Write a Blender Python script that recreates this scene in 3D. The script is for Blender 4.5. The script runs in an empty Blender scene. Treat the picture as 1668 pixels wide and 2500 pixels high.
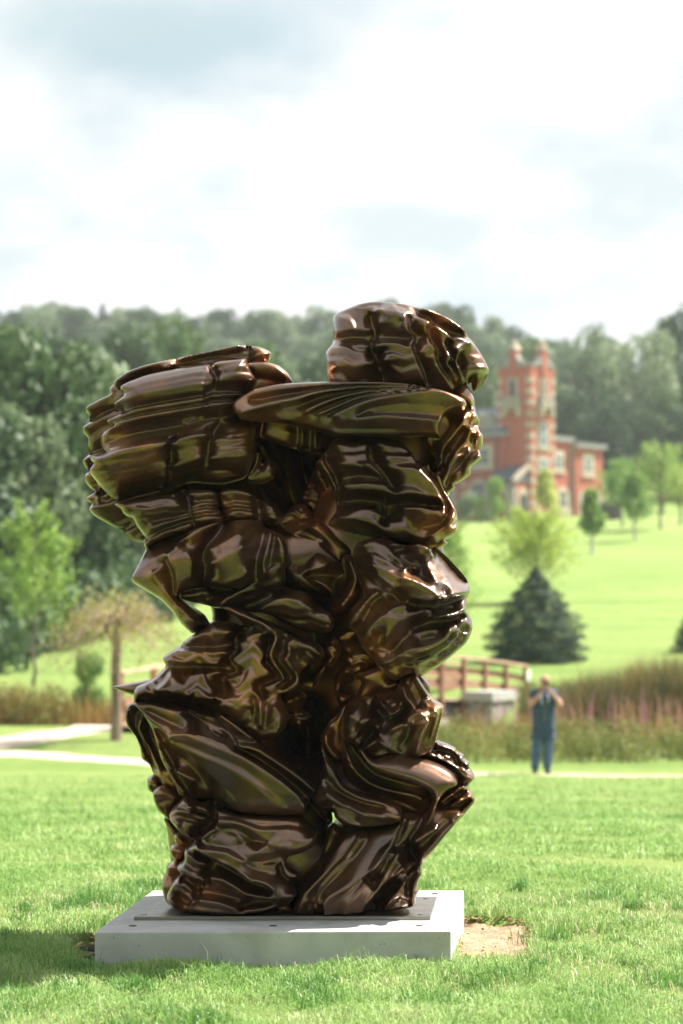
import bpy, bmesh, math, random
import numpy as np
from mathutils import Vector, Matrix
from mathutils.bvhtree import BVHTree

rng = np.random.default_rng(7)
random.seed(7)
S = bpy.context.scene
COL = S.collection

# ------------------------------------------------------------------ camera
EYE = 1.65                      # eye height above the lawn round the plinth
FPX = 5900.0                    # focal length in pixels of the 1668 x 2500 photograph
TANP = 250.0 / FPX              # the horizon lies 250 px below the middle
PITCH = math.atan(TANP)
CP, SP = math.cos(PITCH), math.sin(PITCH)
cam_d = bpy.data.cameras.new('camera')
cam = bpy.data.objects.new('camera', cam_d)
COL.objects.link(cam)
cam.location = (0, 0, EYE)
cam.rotation_euler = (math.pi / 2 + PITCH, 0, 0)
cam_d.sensor_fit = 'HORIZONTAL'
cam_d.sensor_width = 24.0
cam_d.lens = 24.0 * FPX / 1668.0
cam_d.clip_start = 0.1
cam_d.clip_end = 3000
cam_d.dof.use_dof = True
cam_d.dof.focus_distance = 11.75
cam_d.dof.aperture_fstop = 2.25
S.camera = cam

# ------------------------------------------------------------------ sun, sky
SUN_EL = math.radians(50)
SUN_AZ = math.radians(61)       # clockwise from straight ahead (+Y) towards the right (+X)
sun_d = bpy.data.lights.new('sun', 'SUN')
sun_d.energy = 5.0
sun_d.angle = math.radians(0.5)
sun_d.color = (1.0, 0.95, 0.86)
sun = bpy.data.objects.new('sun', sun_d)
COL.objects.link(sun)
sdir = Vector((math.sin(SUN_AZ) * math.cos(SUN_EL), math.cos(SUN_AZ) * math.cos(SUN_EL), math.sin(SUN_EL)))
sun.rotation_euler = (-sdir).to_track_quat('-Z', 'Y').to_euler()
sun.location = (20, 10, 30)

W = bpy.data.worlds.new('World')
S.world = W
W.use_nodes = True
wn, wl = W.node_tree.nodes, W.node_tree.links
wn.clear()
w_out = wn.new('ShaderNodeOutputWorld')
w_bg = wn.new('ShaderNodeBackground')
w_bg.inputs['Strength'].default_value = 0.052
sky = wn.new('ShaderNodeTexSky')
sky.sky_type = 'NISHITA'
sky.sun_disc = False
sky.sun_elevation = SUN_EL
sky.sun_rotation = SUN_AZ
sky.air_density = 1.0
sky.dust_density = 1.2
tc = wn.new('ShaderNodeTexCoord')
sep = wn.new('ShaderNodeSeparateXYZ')
wl.new(tc.outputs['Generated'], sep.inputs[0])
def wmath(op, a, b=None, clamp=False):
    n = wn.new('ShaderNodeMath'); n.operation = op; n.use_clamp = clamp
    for k, v in enumerate((a, b)):
        if v is None: continue
        if isinstance(v, (int, float)): n.inputs[k].default_value = v
        else: wl.new(v, n.inputs[k])
    return n.outputs[0]
den = wmath('ADD', wmath('MAXIMUM', sep.outputs['Z'], 0.0), 0.30)
comb = wn.new('ShaderNodeCombineXYZ')
wl.new(wmath('DIVIDE', sep.outputs['X'], den), comb.inputs[0])
wl.new(wmath('DIVIDE', sep.outputs['Y'], den), comb.inputs[1])
def wnoise(scale, detail, loc, rough=0.55):
    mp = wn.new('ShaderNodeMapping'); mp.inputs['Location'].default_value = loc
    mp.inputs['Scale'].default_value = (1.0, 0.8, 1.0)
    wl.new(comb.outputs[0], mp.inputs['Vector'])
    n = wn.new('ShaderNodeTexNoise'); n.inputs['Scale'].default_value = scale
    n.inputs['Detail'].default_value = detail; n.inputs['Roughness'].default_value = rough
    wl.new(mp.outputs[0], n.inputs['Vector'])
    return n.outputs[0]
def wramp(fac, stops):
    r = wn.new('ShaderNodeValToRGB')
    els = r.color_ramp.elements
    while len(els) < len(stops): els.new(0.5)
    for e, (p, c) in zip(els, stops):
        e.position = p; e.color = (*c, 1)
    wl.new(fac, r.inputs[0])
    return r.outputs[0]
# cloud body: bright white tops, pale grey-blue thinner parts, in units of the sky strength
c1 = wnoise(3.6, 7, (3.1, 0.4, 0), 0.6)
c2 = wnoise(8.5, 5, (7.7, 2.2, 0))
cshade = wmath('ADD', wmath('MULTIPLY', c1, 0.6), wmath('MULTIPLY', c2, 0.4))
cloud = wramp(cshade, [(0.41, (5.3, 5.95, 6.2)), (0.48, (6.35, 6.7, 6.85)), (0.54, (7.25, 7.35, 7.4))])
# one grey-blue cloud hanging up on the left
nrm = wn.new('ShaderNodeVectorMath'); nrm.operation = 'NORMALIZE'
wl.new(tc.outputs['Generated'], nrm.inputs[0])
def pixdir(px, py):
    u, v = (px - 834) / FPX, (1250 - py) / FPX
    d = Vector((u, CP - v * SP, SP + v * CP)); d.normalize(); return d
cdir = pixdir(400, 95)
sub = wn.new('ShaderNodeVectorMath'); sub.operation = 'SUBTRACT'
wl.new(nrm.outputs[0], sub.inputs[0]); sub.inputs[1].default_value = cdir
sc_ = wn.new('ShaderNodeVectorMath'); sc_.operation = 'MULTIPLY'
wl.new(sub.outputs[0], sc_.inputs[0]); sc_.inputs[1].default_value = (1 / 0.068, 1 / 0.068, 1 / 0.021)
ln = wn.new('ShaderNodeVectorMath'); ln.operation = 'LENGTH'
wl.new(sc_.outputs[0], ln.inputs[0])
dist = wmath('ADD', ln.outputs['Value'], wmath('MULTIPLY', wmath('SUBTRACT', wnoise(4.5, 5, (1, 5, 0)), 0.5), 2.2))
cf = wn.new('ShaderNodeMapRange'); cf.interpolation_type = 'SMOOTHSTEP'
wl.new(dist, cf.inputs[0]); cf.inputs[1].default_value = 0.35; cf.inputs[2].default_value = 1.45
cf.inputs[3].default_value = 0.85; cf.inputs[4].default_value = 0.0
def wmix(fac, a, b):
    m = wn.new('ShaderNodeMix'); m.data_type = 'RGBA'
    if isinstance(fac, (int, float)): m.inputs[0].default_value = fac
    else: wl.new(fac, m.inputs[0])
    for k, v in ((6, a), (7, b)):
        if isinstance(v, tuple): m.inputs[k].default_value = (*v, 1)
        else: wl.new(v, m.inputs[k])
    return m.outputs[2]
cloud2 = wmix(cf.outputs[0], cloud, (3.6, 4.75, 5.15))
cover = wn.new('ShaderNodeMapRange'); cover.interpolation_type = 'SMOOTHSTEP'
wl.new(wnoise(1.1, 5, (0.3, 9.1, 0)), cover.inputs[0])
cover.inputs[1].default_value = 0.30; cover.inputs[2].default_value = 0.46
cover.inputs[3].default_value = 0.72; cover.inputs[4].default_value = 1.0
wl.new(wmix(cover.outputs[0], sky.outputs[0], cloud2), w_bg.inputs['Color'])
wl.new(w_bg.outputs[0], w_out.inputs['Surface'])

S.view_settings.view_transform = 'Standard'
S.view_settings.look = 'None'
S.view_settings.exposure = 1.48
S.view_settings.gamma = 1.0
S.view_settings.use_curve_mapping = False
S.cycles.max_bounces = 8
S.cycles.transparent_max_bounces = 8
S.cycles.sample_clamp_indirect = 6.0

# ------------------------------------------------------------------ pixel helpers
def unproj(px, py, Y):
    u, v = (px - 834) / FPX, (1250 - py) / FPX
    s = Y / (CP - v * SP)
    return Vector((u * s, Y, EYE + s * (SP + v * CP)))

# ------------------------------------------------------------------ object helpers
def tag(o, label=None, cat=None, group=None, kind=None):
    if label: o['label'] = label
    if cat: o['category'] = cat
    if group: o['group'] = group
    if kind: o['kind'] = kind
    return o

def empty(name, loc=(0, 0, 0), rz=0.0):
    o = bpy.data.objects.new(name, None)
    o.empty_display_size = 0.2
    COL.objects.link(o)
    o.location = loc
    o.rotation_euler = (0, 0, rz)
    return o

def link_mesh(name, me, mat=None, parent=None, smooth=False):
    if mat is not None and not me.materials: me.materials.append(mat)
    if smooth:
        me.polygons.foreach_set('use_smooth', np.ones(len(me.polygons), dtype=bool))
    o = bpy.data.objects.new(name, me)
    COL.objects.link(o)
    if parent is not None: o.parent = parent
    return o

def np_mesh(name, V, F):
    """fast mesh from an (n,3) vertex array and a list of face arrays (k,3) / (k,4)"""
    me = bpy.data.meshes.new(name)
    V = np.asarray(V, dtype=np.float32)
    if not isinstance(F, (list, tuple)): F = [F]
    F = [np.asarray(f, dtype=np.int32) for f in F if len(f)]
    loops = np.concatenate([f.ravel() for f in F])
    tot = np.concatenate([np.full(len(f), f.shape[1], dtype=np.int32) for f in F])
    start = np.concatenate([[0], np.cumsum(tot)[:-1]]).astype(np.int32)
    me.vertices.add(len(V)); me.vertices.foreach_set('co', V.ravel())
    me.loops.add(len(loops)); me.loops.foreach_set('vertex_index', loops)
    me.polygons.add(len(tot)); me.polygons.foreach_set('loop_start', start); me.polygons.foreach_set('loop_total', tot)
    me.update(calc_edges=True)
    me.validate()
    return me

class MB:
    """collects boxes, tubes, prisms and builds one mesh object"""
    def __init__(s): s.v = []; s.f = []
    def add(s, vs, fs):
        b = len(s.v); s.v += [tuple(v) for v in vs]; s.f += [tuple(i + b for i in f) for f in fs]
    def box(s, c, d, M=None):
        x, y, z = d[0] / 2, d[1] / 2, d[2] / 2
        vs = [Vector((sx * x, sy * y, sz * z)) for sx in (-1, 1) for sy in (-1, 1) for sz in (-1, 1)]
        if M is not None: vs = [M @ v for v in vs]
        vs = [v + Vector(c) for v in vs]
        s.add(vs, [(0, 1, 3, 2), (4, 6, 7, 5), (0, 4, 5, 1), (2, 3, 7, 6), (0, 2, 6, 4), (1, 5, 7, 3)])
        return s
    def hexa(s, p):
        """8 points: bottom ring 0-3, top ring 4-7"""
        s.add(p, [(3, 2, 1, 0), (4, 5, 6, 7), (0, 1, 5, 4), (1, 2, 6, 5), (2, 3, 7, 6), (3, 0, 4, 7)]); return s
    def prism(s, ring, ext):
        n = len(ring); e = Vector(ext)
        a = [Vector(p) for p in ring]
        s.add(a + [p + e for p in a], [tuple(range(n))[::-1], tuple(range(n, 2 * n))] +
              [(i, (i + 1) % n, n + (i + 1) % n, n + i) for i in range(n)]); return s
    def tube(s, pts, rad, n=6, cap=True):
        pts = [Vector(p) for p in pts]
        if isinstance(rad, (int, float)): rad = [rad] * len(pts)
        rings = []
        for i, p in enumerate(pts):
            t = (pts[min(i + 1, len(pts) - 1)] - pts[max(i - 1, 0)]).normalized()
            a = t.orthogonal().normalized() if i == 0 else (rings[-1][1] - t * rings[-1][1].dot(t)).normalized()
            b = t.cross(a)
            rings.append(([p + (a * math.cos(2 * math.pi * k / n) + b * math.sin(2 * math.pi * k / n)) * rad[i] for k in range(n)], a))
        vs = [v for r, _ in rings for v in r]; fs = []
        for i in range(len(pts) - 1):
            for k in range(n):
                fs.append((i * n + k, i * n + (k + 1) % n, (i + 1) * n + (k + 1) % n, (i + 1) * n + k))
        if cap:
            fs.append(tuple(range(n))[::-1]); fs.append(tuple(range((len(pts) - 1) * n, len(pts) * n)))
        s.add(vs, fs); return s
    def ball(s, c, r, nu=10, nv=7, sc=(1, 1, 1)):
        vs = [Vector((0, 0, r * sc[2]))]
        for i in range(1, nv):
            t = math.pi * i / nv
            for k in range(nu):
                a = 2 * math.pi * k / nu
                vs.append(Vector((r * sc[0] * math.sin(t) * math.cos(a), r * sc[1] * math.sin(t) * math.sin(a), r * sc[2] * math.cos(t))))
        vs.append(Vector((0, 0, -r * sc[2])))
        fs = [(0, 1 + k, 1 + (k + 1) % nu) for k in range(nu)]
        for i in range(nv - 2):
            for k in range(nu):
                fs.append((1 + i * nu + k, 1 + (i + 1) * nu + k, 1 + (i + 1) * nu + (k + 1) % nu, 1 + i * nu + (k + 1) % nu))
        last = len(vs) - 1
        fs += [(last, 1 + (nv - 2) * nu + (k + 1) % nu, 1 + (nv - 2) * nu + k) for k in range(nu)]
        s.add([v + Vector(c) for v in vs], fs); return s
    def build(s, name, mat, parent=None, smooth=False, bevel=0.0):
        me = bpy.data.meshes.new(name)
        me.from_pydata([tuple(v) for v in s.v], [], s.f)
        bm = bmesh.new(); bm.from_mesh(me)
        bmesh.ops.recalc_face_normals(bm, faces=bm.faces)
        if bevel > 0:
            bmesh.ops.bevel(bm, geom=list(bm.edges), offset=bevel, segments=2, affect='EDGES', profile=0.6)
        bm.to_mesh(me); bm.free()
        return link_mesh(name, me, mat, parent, smooth)

# ------------------------------------------------------------------ materials
class Mat:
    def __init__(s, name):
        s.m = bpy.data.materials.new(name); s.m.use_nodes = True
        s.n, s.l = s.m.node_tree.nodes, s.m.node_tree.links
        s.p = s.n['Principled BSDF']; s.out = s.n['Material Output']
        s.tc = s.n.new('ShaderNodeTexCoord')
    def noise(s, scale, detail=4, rough=0.5, coord='Object', stretch=None, seed=0):
        v = s.tc.outputs[coord]
        mp = s.n.new('ShaderNodeMapping')
        mp.inputs['Location'].default_value = (seed * 3.7, seed * 1.3, seed * 2.1)
        if stretch: mp.inputs['Scale'].default_value = stretch
        s.l.new(v, mp.inputs['Vector'])
        n = s.n.new('ShaderNodeTexNoise'); n.inputs['Scale'].default_value = scale
        n.inputs['Detail'].default_value = detail; n.inputs['Roughness'].default_value = rough
        s.l.new(mp.outputs[0], n.inputs['Vector'])
        return n.outputs[0]
    def ramp(s, fac, stops, interp='LINEAR'):
        r = s.n.new('ShaderNodeValToRGB'); r.color_ramp.interpolation = interp
        e = r.color_ramp.elements
        while len(e) < len(stops): e.new(0.5)
        for el, (p, c) in zip(e, stops):
            el.position = p; el.color = (*c, 1) if not isinstance(c, (int, float)) else (c, c, c, 1)
        s.l.new(fac, r.inputs[0]); return r.outputs[0]
    def mix(s, fac, a, b, mode='MIX'):
        m = s.n.new('ShaderNodeMix'); m.data_type = 'RGBA'; m.blend_type = mode
        for k, v in ((0, fac), (6, a), (7, b)):
            if isinstance(v, (int, float)): m.inputs[k].default_value = v if k == 0 else (v, v, v, 1)
            elif isinstance(v, tuple): m.inputs[k].default_value = (*v, 1)
            else: s.l.new(v, m.inputs[k])
        return m.outputs[2]
    def math(s, op, a, b=0.0, clamp=False):
        n = s.n.new('ShaderNodeMath'); n.operation = op; n.use_clamp = clamp
        for k, v in enumerate((a, b)):
            if isinstance(v, (int, float)): n.inputs[k].default_value = v
            else: s.l.new(v, n.inputs[k])
        return n.outputs[0]
    def set(s, **kw):
        for k, v in kw.items():
            i = s.p.inputs[k.replace('_', ' ')]
            if isinstance(v, tuple): i.default_value = (*v, 1) if len(v) == 3 else v
            elif isinstance(v, (int, float)): i.default_value = v
            else: s.l.new(v, i)
        return s
    def bump(s, h, strength=0.3, dist=0.02):
        b = s.n.new('ShaderNodeBump'); b.inputs['Strength'].default_value = strength; b.inputs['Distance'].default_value = dist
        s.l.new(h, b.inputs['Height']); s.l.new(b.outputs[0], s.p.inputs['Normal']); return s

def simple(name, col, rough=0.7, var=0.15, scale=6, **kw):
    m = Mat(name)
    a = tuple(c * (1 - var) for c in col); b = tuple(min(1, c * (1 + var)) for c in col)
    m.set(Base_Color=m.ramp(m.noise(scale, 5), [(0.3, a), (0.7, b)]), Roughness=rough, **kw)
    return m.m
# ------------------------------------------------------------------ the bronze: lobes swelling between a rim and ridge / crease lines
mb = Mat('patinated_bronze')
_b1 = mb.noise(2.2, 6, 0.6, seed=1)
_b2 = mb.noise(9, 5, 0.65, seed=2)
_b3 = mb.noise(60, 3, 0.6, seed=3)
bcol = mb.ramp(_b1, [(0.33, (0.060, 0.029, 0.016)), (0.5, (0.150, 0.066, 0.026)), (0.62, (0.38, 0.150, 0.040))])
bcol = mb.mix(mb.math('MULTIPLY', _b2, 0.5), bcol, (0.050, 0.028, 0.020))
mb.set(Base_Color=bcol, Metallic=0.85, Roughness=mb.ramp(mb.math('ADD', mb.math('MULTIPLY', _b2, 0.6), mb.math('MULTIPLY', _b3, 0.4)), [(0.3, 0.30), (0.7, 0.44)]),
       Coat_Weight=1.0, Coat_Roughness=0.2, Coat_IOR=1.6)
mb.bump(_b3, 0.02, 0.004)
BRONZE = mb.m

Y0 = 12.15                      # distance of the sculpture's middle plane
KPX = Y0 / FPX                  # metres for one photograph pixel there
ZOOM = {'A': (180, 720, .35714), 'B': (600, 720, .39541), 'C': (180, 1230, .35714),
        'D': (640, 1240, .35714), 'E': (240, 1700, .35714), 'F': (640, 1700, .35714), 'P': (0, 0, 1.0)}

def catmull(P, closed, n):
    P = np.asarray(P, float); m = len(P); out = []
    rngi = range(m if closed else m - 1)
    for i in rngi:
        p1, p2 = P[i], P[(i + 1) % m]
        p0 = P[i - 1] if (closed or i > 0) else p1
        p3 = P[(i + 2) % m] if (closed or i + 2 < m) else p2
        for k in range(n):
            t = k / n
            # a softened tangent keeps tips and notches from overshooting
            m1 = (p2 - p0) * 0.36; m2 = (p3 - p1) * 0.36
            d = np.linalg.norm((p2 - p1)[:2]) + 1e-6
            for mm in (m1, m2):
                L = np.linalg.norm(mm[:2])
                if L > d: mm *= d / L
            h00 = 2*t**3 - 3*t**2 + 1; h10 = t**3 - 2*t**2 + t; h01 = -2*t**3 + 3*t**2; h11 = t**3 - t**2
            out.append(h00*p1 + h10*m1 + h01*p2 + h11*m2)
    if not closed: out.append(P[-1])
    return np.array(out)

ROBIN = 0.02
RELIEF = 1.5
def blur(a, it):
    for _ in range(it):
        p = np.pad(a, 1, mode='edge')
        a = (p[1:-1, :-2] + 2 * p[1:-1, 1:-1] + p[1:-1, 2:]) / 4
        p = np.pad(a, 1, mode='edge')
        a = (p[:-2, 1:-1] + 2 * p[1:-1, 1:-1] + p[2:, 1:-1]) / 4
    return a

SCULPT_HOLE = [(640 + x * .35714, 1700 + y * .35714) for x, y in [(480, 772), (505, 805), (545, 822), (500, 850), (470, 868), (462, 835)]]

def lobe(name, space, outline, lines, d0, T, R, Tb=120, puff=6.0, g=3.0, parent=None, hole=False, soft=1, rim=8.0, strata=None, holes=()):
    ox, oy, sc = ZOOM[space]
    P = catmull([(ox + x * sc, oy + y * sc) for x, y in outline], True, 6)
    loops = [P]
    if hole: loops.append(catmull(SCULPT_HOLE, True, 4))
    for hp in holes: loops.append(catmull(hp, True, 4))
    L = []
    for ln_ in lines:
        h = ln_[0]; pts = ln_[1]
        q = [(ox + p[0] * sc, oy + p[1] * sc, (p[2] if len(p) > 2 else h) * RELIEF) for p in pts]
        L.append(catmull(q, False, 5) if len(q) > 2 else np.array(q, float))
    x0, y0 = P.min(0) - 3 * g; x1, y1 = P.max(0) + 3 * g
    def grid(gg):
        nx = int((x1 - x0) / gg) + 2; ny = int((y1 - y0) / gg) + 2
        X, Y = np.meshgrid(x0 + np.arange(nx) * gg, y0 + np.arange(ny) * gg)
        return X, Y
    X, Y = grid(g)
    D2 = np.full(X.shape, 1e12); NX = X.copy(); NY = Y.copy(); ins = np.zeros(X.shape, bool)
    for lp in loops:
        for i in range(len(lp)):
            ax, ay = lp[i]; bx, by = lp[(i + 1) % len(lp)]
            dx, dy = bx - ax, by - ay; l2 = dx * dx + dy * dy + 1e-9
            t = np.clip(((X - ax) * dx + (Y - ay) * dy) / l2, 0, 1)
            qx, qy = ax + t * dx, ay + t * dy
            d2 = (X - qx) ** 2 + (Y - qy) ** 2
            m = d2 < D2
            D2[m] = d2[m]; NX[m] = qx[m]; NY[m] = qy[m]
            if ay != by:
                c = ((ay > Y) != (by > Y)) & (X < (bx - ax) * (Y - ay) / (by - ay) + ax)
                ins ^= c
    D = np.sqrt(D2)
    # relief between the lines: a stretched membrane that swells a little
    u = None
    for lev in (8, 4, 2, 1):
        gg = g * lev
        XX, YY = grid(gg)
        if lev == 1: inn = ins
        else:
            ii = np.clip(np.round((YY - y0) / g).astype(int), 0, X.shape[0] - 1)
            jj = np.clip(np.round((XX - x0) / g).astype(int), 0, X.shape[1] - 1)
            inn = ins[ii, jj]
        fix = ~inn; val = np.zeros(XX.shape)
        for q in L:
            for i in range(len(q) - 1):
                a, b = q[i], q[i + 1]
                n = max(1, int(np.hypot(*(b - a)[:2]) / (gg * 0.5)))
                for k in range(n + 1):
                    p = a + (b - a) * (k / n)
                    j = int(round((p[0] - x0) / gg)); ii_ = int(round((p[1] - y0) / gg))
                    if 0 <= ii_ < XX.shape[0] and 0 <= j < XX.shape[1] and inn[ii_, j]:
                        fix[ii_, j] = True; val[ii_, j] = p[2]
        if u is None: u = np.zeros(XX.shape)
        else:
            ii = np.clip(np.round((YY - y0) / (gg * 2)).astype(int), 0, u.shape[0] - 1)
            jj = np.clip(np.round((XX - x0) / (gg * 2)).astype(int), 0, u.shape[1] - 1)
            u = u[ii, jj]
        src = puff * 8 / 1e4 * gg * gg
        w = np.where(inn, 1.0, 0.0 if not L else 0.0)
        wo = 1.0 if not L else ROBIN * lev
        pw = np.pad(w, 1)
        cin = pw[1:-1, :-2] + pw[1:-1, 2:] + pw[:-2, 1:-1] + pw[2:, 1:-1]
        den = np.maximum(cin + wo * (4 - cin), 1e-6)
        u = np.where(fix, val, u)
        for _ in range(160 if lev > 1 else 90):
            p = np.pad(u * w, 1)
            n = (p[1:-1, :-2] + p[1:-1, 2:] + p[:-2, 1:-1] + p[2:, 1:-1] + src) / den
            u = np.where(fix, val, n)
    # carry the relief a few cells past the rim so that smoothing does not pull it down there
    uu_, ww_ = np.where(ins, u, 0.0), ins.astype(float)
    for _ in range(4):
        su, sw = blur(uu_, 1), blur(ww_, 1)
        uu_ = np.where(ins, u, su / np.maximum(sw, 1e-6)); ww_ = np.where(ins, 1.0, (sw > 1e-6) * 1.0)
    u = uu_
    u = blur(u, soft)
    def rnd(r):
        t = np.clip(D / r, 0, 1); return np.sqrt(1 - (1 - t) ** 2)
    if strata:
        ang, wl, amp, zig, pw_ = strata
        ca, sa = math.cos(math.radians(ang)), math.sin(math.radians(ang))
        tx, ty = X * ca + Y * sa, -X * sa + Y * ca          # along / across the layers
        zz_ = np.abs(((tx / pw_ + 0.06 * np.sin(ty / 31.0)) % 1.0) * 2 - 1) - .5 + .25 * np.sin(tx / pw_ * 2.9 + 1)
        ph = ty / wl + zig * zz_ / wl + 0.30 * np.sin(ty / wl * 0.83 + tx / 120.0) + 0.22 * np.sin(ty / wl * 2.1 + 2 + tx / 300.0) + .35 * np.sin(tx / 95.0 + len(L))
        f_ = ph % 1.0
        saw = np.where(f_ < 0.72, 1 - 2 * f_ / 0.72, -1 + 2 * (f_ - 0.72) / 0.28)
        md = 0.45 + 0.55 * np.clip(0.5 + np.sin(tx / 83.0 + 1.3 * len(L)) * 0.5 + 0.4 * np.sin(ty / 57.0 + tx / 140.0), 0, 1)
        u = u + blur(1.3 * amp * saw * md, 1) * np.clip(D / 14, 0.25, 1)
    H = np.where(ins, (T * (0.50 * rnd(R * 0.8) + 0.60 * rnd(R * 2.8)) + u) * rnd(rim), 0)
    B = np.where(ins, (Tb + 50) * np.sqrt(1 - (1 - np.clip(D / 70.0, 0, 1)) ** 2), 0)
    # cells that hold some of the inside; outer corners are pulled to the rim
    c = ins[:-1, :-1] | ins[1:, :-1] | ins[:-1, 1:] | ins[1:, 1:]
    used = np.zeros(X.shape, bool)
    used[:-1, :-1] |= c; used[1:, :-1] |= c; used[:-1, 1:] |= c; used[1:, 1:] |= c
    edge = used & ~ins
    PX = np.where(edge, NX, X); PY = np.where(edge, NY, Y)
    # rim of the next inner ring lies close to the edge anyway
    idx = np.full(X.shape, -1); idx[used] = np.arange(used.sum())
    nF = int(used.sum())
    idb = idx.copy(); inb = used & ins
    idb[inb] = nF + np.arange(inb.sum())
    def world(px, py, hh):
        Yb = Y0 - d0 * KPX
        uu = (px - 834) / FPX; vv = (1250 - py) / FPX
        s = Yb / (CP - vv * SP)
        return np.stack([uu * s, np.full_like(px, Yb) - hh * KPX, EYE + s * (SP + vv * CP)], -1)
    VF = world(PX[used], PY[used], H[used]); VB = world(PX[inb], PY[inb], -B[inb])
    i, j = np.nonzero(c)
    f1 = np.stack([idx[i, j], idx[i + 1, j], idx[i + 1, j + 1], idx[i, j + 1]], -1)
    f2 = np.stack([idb[i, j], idb[i, j + 1], idb[i + 1, j + 1], idb[i + 1, j]], -1)
    me = np_mesh(name, np.concatenate([VF, VB]), np.concatenate([f1, f2]))
    return link_mesh(name, me, BRONZE, parent, smooth=True)

HOLLOW_A = [(632, 1060), (690, 1062), (760, 1085), (790, 1110), (800, 1150), (775, 1210), (750, 1275), (700, 1262), (660, 1205), (628, 1130)]
HOLLOW_B = [(695, 1735), (730, 1700), (775, 1705), (800, 1760), (790, 1830), (755, 1850), (720, 1830), (700, 1790)]
SC = empty('bronze_sculpture', unproj(690, 2229, 12.15))
tag(SC, 'tall dark brown bronze abstract sculpture of rippling stacked folds on the concrete plinth', 'sculpture')
INV = None
def L_(*a, **k):
    o = lobe(*a, **k)
    o.parent = SC
    o.matrix_parent_inverse = Matrix.Translation(-SC.location)
    return o

# ---- inner mass that the lobes grow from
L_('core', 'P', [(300, 930), (420, 900), (600, 880), (690, 960), (800, 960), (850, 800), (1060, 810), (1140, 960), (1110, 1130), (1080, 1320), (1100, 1440), (1080, 1560),
    (1010, 1660), (1050, 1800), (1120, 1900), (1080, 2010), (990, 2110), (980, 2222), (440, 2222), (425, 2120), (410, 2000), (370, 1850), (340, 1740), (420, 1640), (520, 1520),
    (480, 1400), (370, 1330), (290, 1230), (260, 1050)],
   [(40, [(520, 1000), (520, 1200)]), (-130, [(650, 1060), (660, 1130), (700, 1200), (740, 1260)]), (-130, [(690, 1040), (740, 1080), (770, 1160)]), (60, [(840, 1700), (760, 1800), (720, 1900)]),
    (30, [(760, 1480), (770, 1560), (760, 1640)])],
   -215, 50, 60, Tb=130, g=5, hole=True, holes=(HOLLOW_A, HOLLOW_B))
L_('hollow_back', 'P', [(590, 1000), (700, 980), (840, 1020), (850, 1200), (790, 1320), (680, 1310), (600, 1180)],  # both backs folded steeply, shaped to mirror inner walls and keep the hollows dark
   [(-75, [(640, 1020), (690, 1120), (740, 1300)]), (10, [(600, 1060), (640, 1180), (690, 1290)]), (40, [(690, 1010), (735, 1120), (770, 1290)]), (-85, [(740, 1020), (780, 1120), (800, 1260)]), (20, [(800, 1020), (830, 1150)])], -330, 10, 40, Tb=110, g=5, strata=(60, 38, 20, 14, 60))
L_('hollow_back', 'P', [(650, 1690), (760, 1660), (850, 1720), (850, 1860), (800, 1900), (690, 1900), (650, 1800)],
   [(-75, [(690, 1700), (710, 1800), (720, 1880)]), (35, [(735, 1680), (750, 1780), (760, 1880)]), (-80, [(785, 1700), (795, 1800), (785, 1870)]), (20, [(660, 1720), (680, 1860)])], -330, 10, 40, Tb=110, g=5, strata=(70, 34, 18, 14, 60))
# ---- crumpled folds in the dark hollow between the lobes
L_('inner_fold', 'D', [(560, 325), (620, 325), (680, 470), (692, 560), (650, 640), (580, 712), (500, 735), (445, 690), (455, 620), (520, 580), (572, 480)],
   [(30, [(600, 380), (640, 480), (600, 590), (540, 680)]), (0, [(570, 420), (590, 520), (520, 620)])], -10, 36, 36, Tb=150, strata=(12, 20, 5, 10, 40))
L_('inner_fold', 'D', [(495, 895), (560, 838), (650, 825), (680, 930), (705, 960), (640, 1005), (575, 1015), (520, 940)], [(24, [(520, 880), (600, 850), (660, 860)]), (-6, [(560, 960), (640, 930)])], -40, 36, 40, Tb=150, strata=(12, 20, 5, 10, 40))
L_('inner_fold', 'D', [(560, 1010), (690, 945), (780, 965), (800, 1080), (660, 1150), (600, 1140)], [(24, [(580, 1030), (700, 970), (770, 1000)])], -40, 36, 36, Tb=150, strata=(12, 20, 5, 10, 40))
L_('inner_fold', 'D', [(430, 930), (490, 870), (545, 960), (505, 1080), (440, 1110), (390, 1190), (345, 1240), (355, 1150), (400, 1060)], [(30, [(440, 960), (500, 1000), (450, 1060), (400, 1140)]), (-4, [(420, 1040), (470, 1090)])], 10, 30, 30, Tb=190, strata=(12, 20, 5, 10, 40))
L_('inner_fold', 'D', [(495, 1160), (565, 1070), (645, 1090), (638, 1180), (575, 1205), (530, 1250), (605, 1290), (580, 1335), (530, 1355), (500, 1270)], [(26, [(540, 1120), (610, 1120)]), (-6, [(520, 1210), (600, 1170)]), (20, [(530, 1290), (580, 1300)])], -30, 30, 30, Tb=150, strata=(12, 20, 5, 10, 40))
L_('inner_fold', 'D', [(140, 1290), (250, 1240), (310, 1290), (275, 1370), (340, 1430), (260, 1520), (190, 1470)], [(24, [(170, 1330), (260, 1290)]), (-6, [(200, 1400), (290, 1400)])], -50, 30, 34, Tb=150, strata=(12, 20, 5, 10, 40))
L_('inner_fold', 'B', [(170, 1410), (330, 1285), (400, 1330), (440, 1410), (420, 1500), (380, 1540), (290, 1500)], [(20, [(200, 1410), (330, 1330), (400, 1400)]), (-8, [(260, 1480), (400, 1440)])], -100, 30, 40, Tb=110, strata=(12, 20, 5, 10, 40))
L_('inner_fold', 'B', [(330, 1280), (430, 1060), (470, 1060), (540, 1200), (560, 1300), (500, 1440), (440, 1400), (400, 1330)], [(26, [(440, 1090), (500, 1200), (530, 1290), (480, 1400)]), (0, [(410, 1150), (450, 1250), (440, 1340)])], -125, 34, 44, Tb=150, strata=(12, 20, 5, 10, 40))
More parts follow.
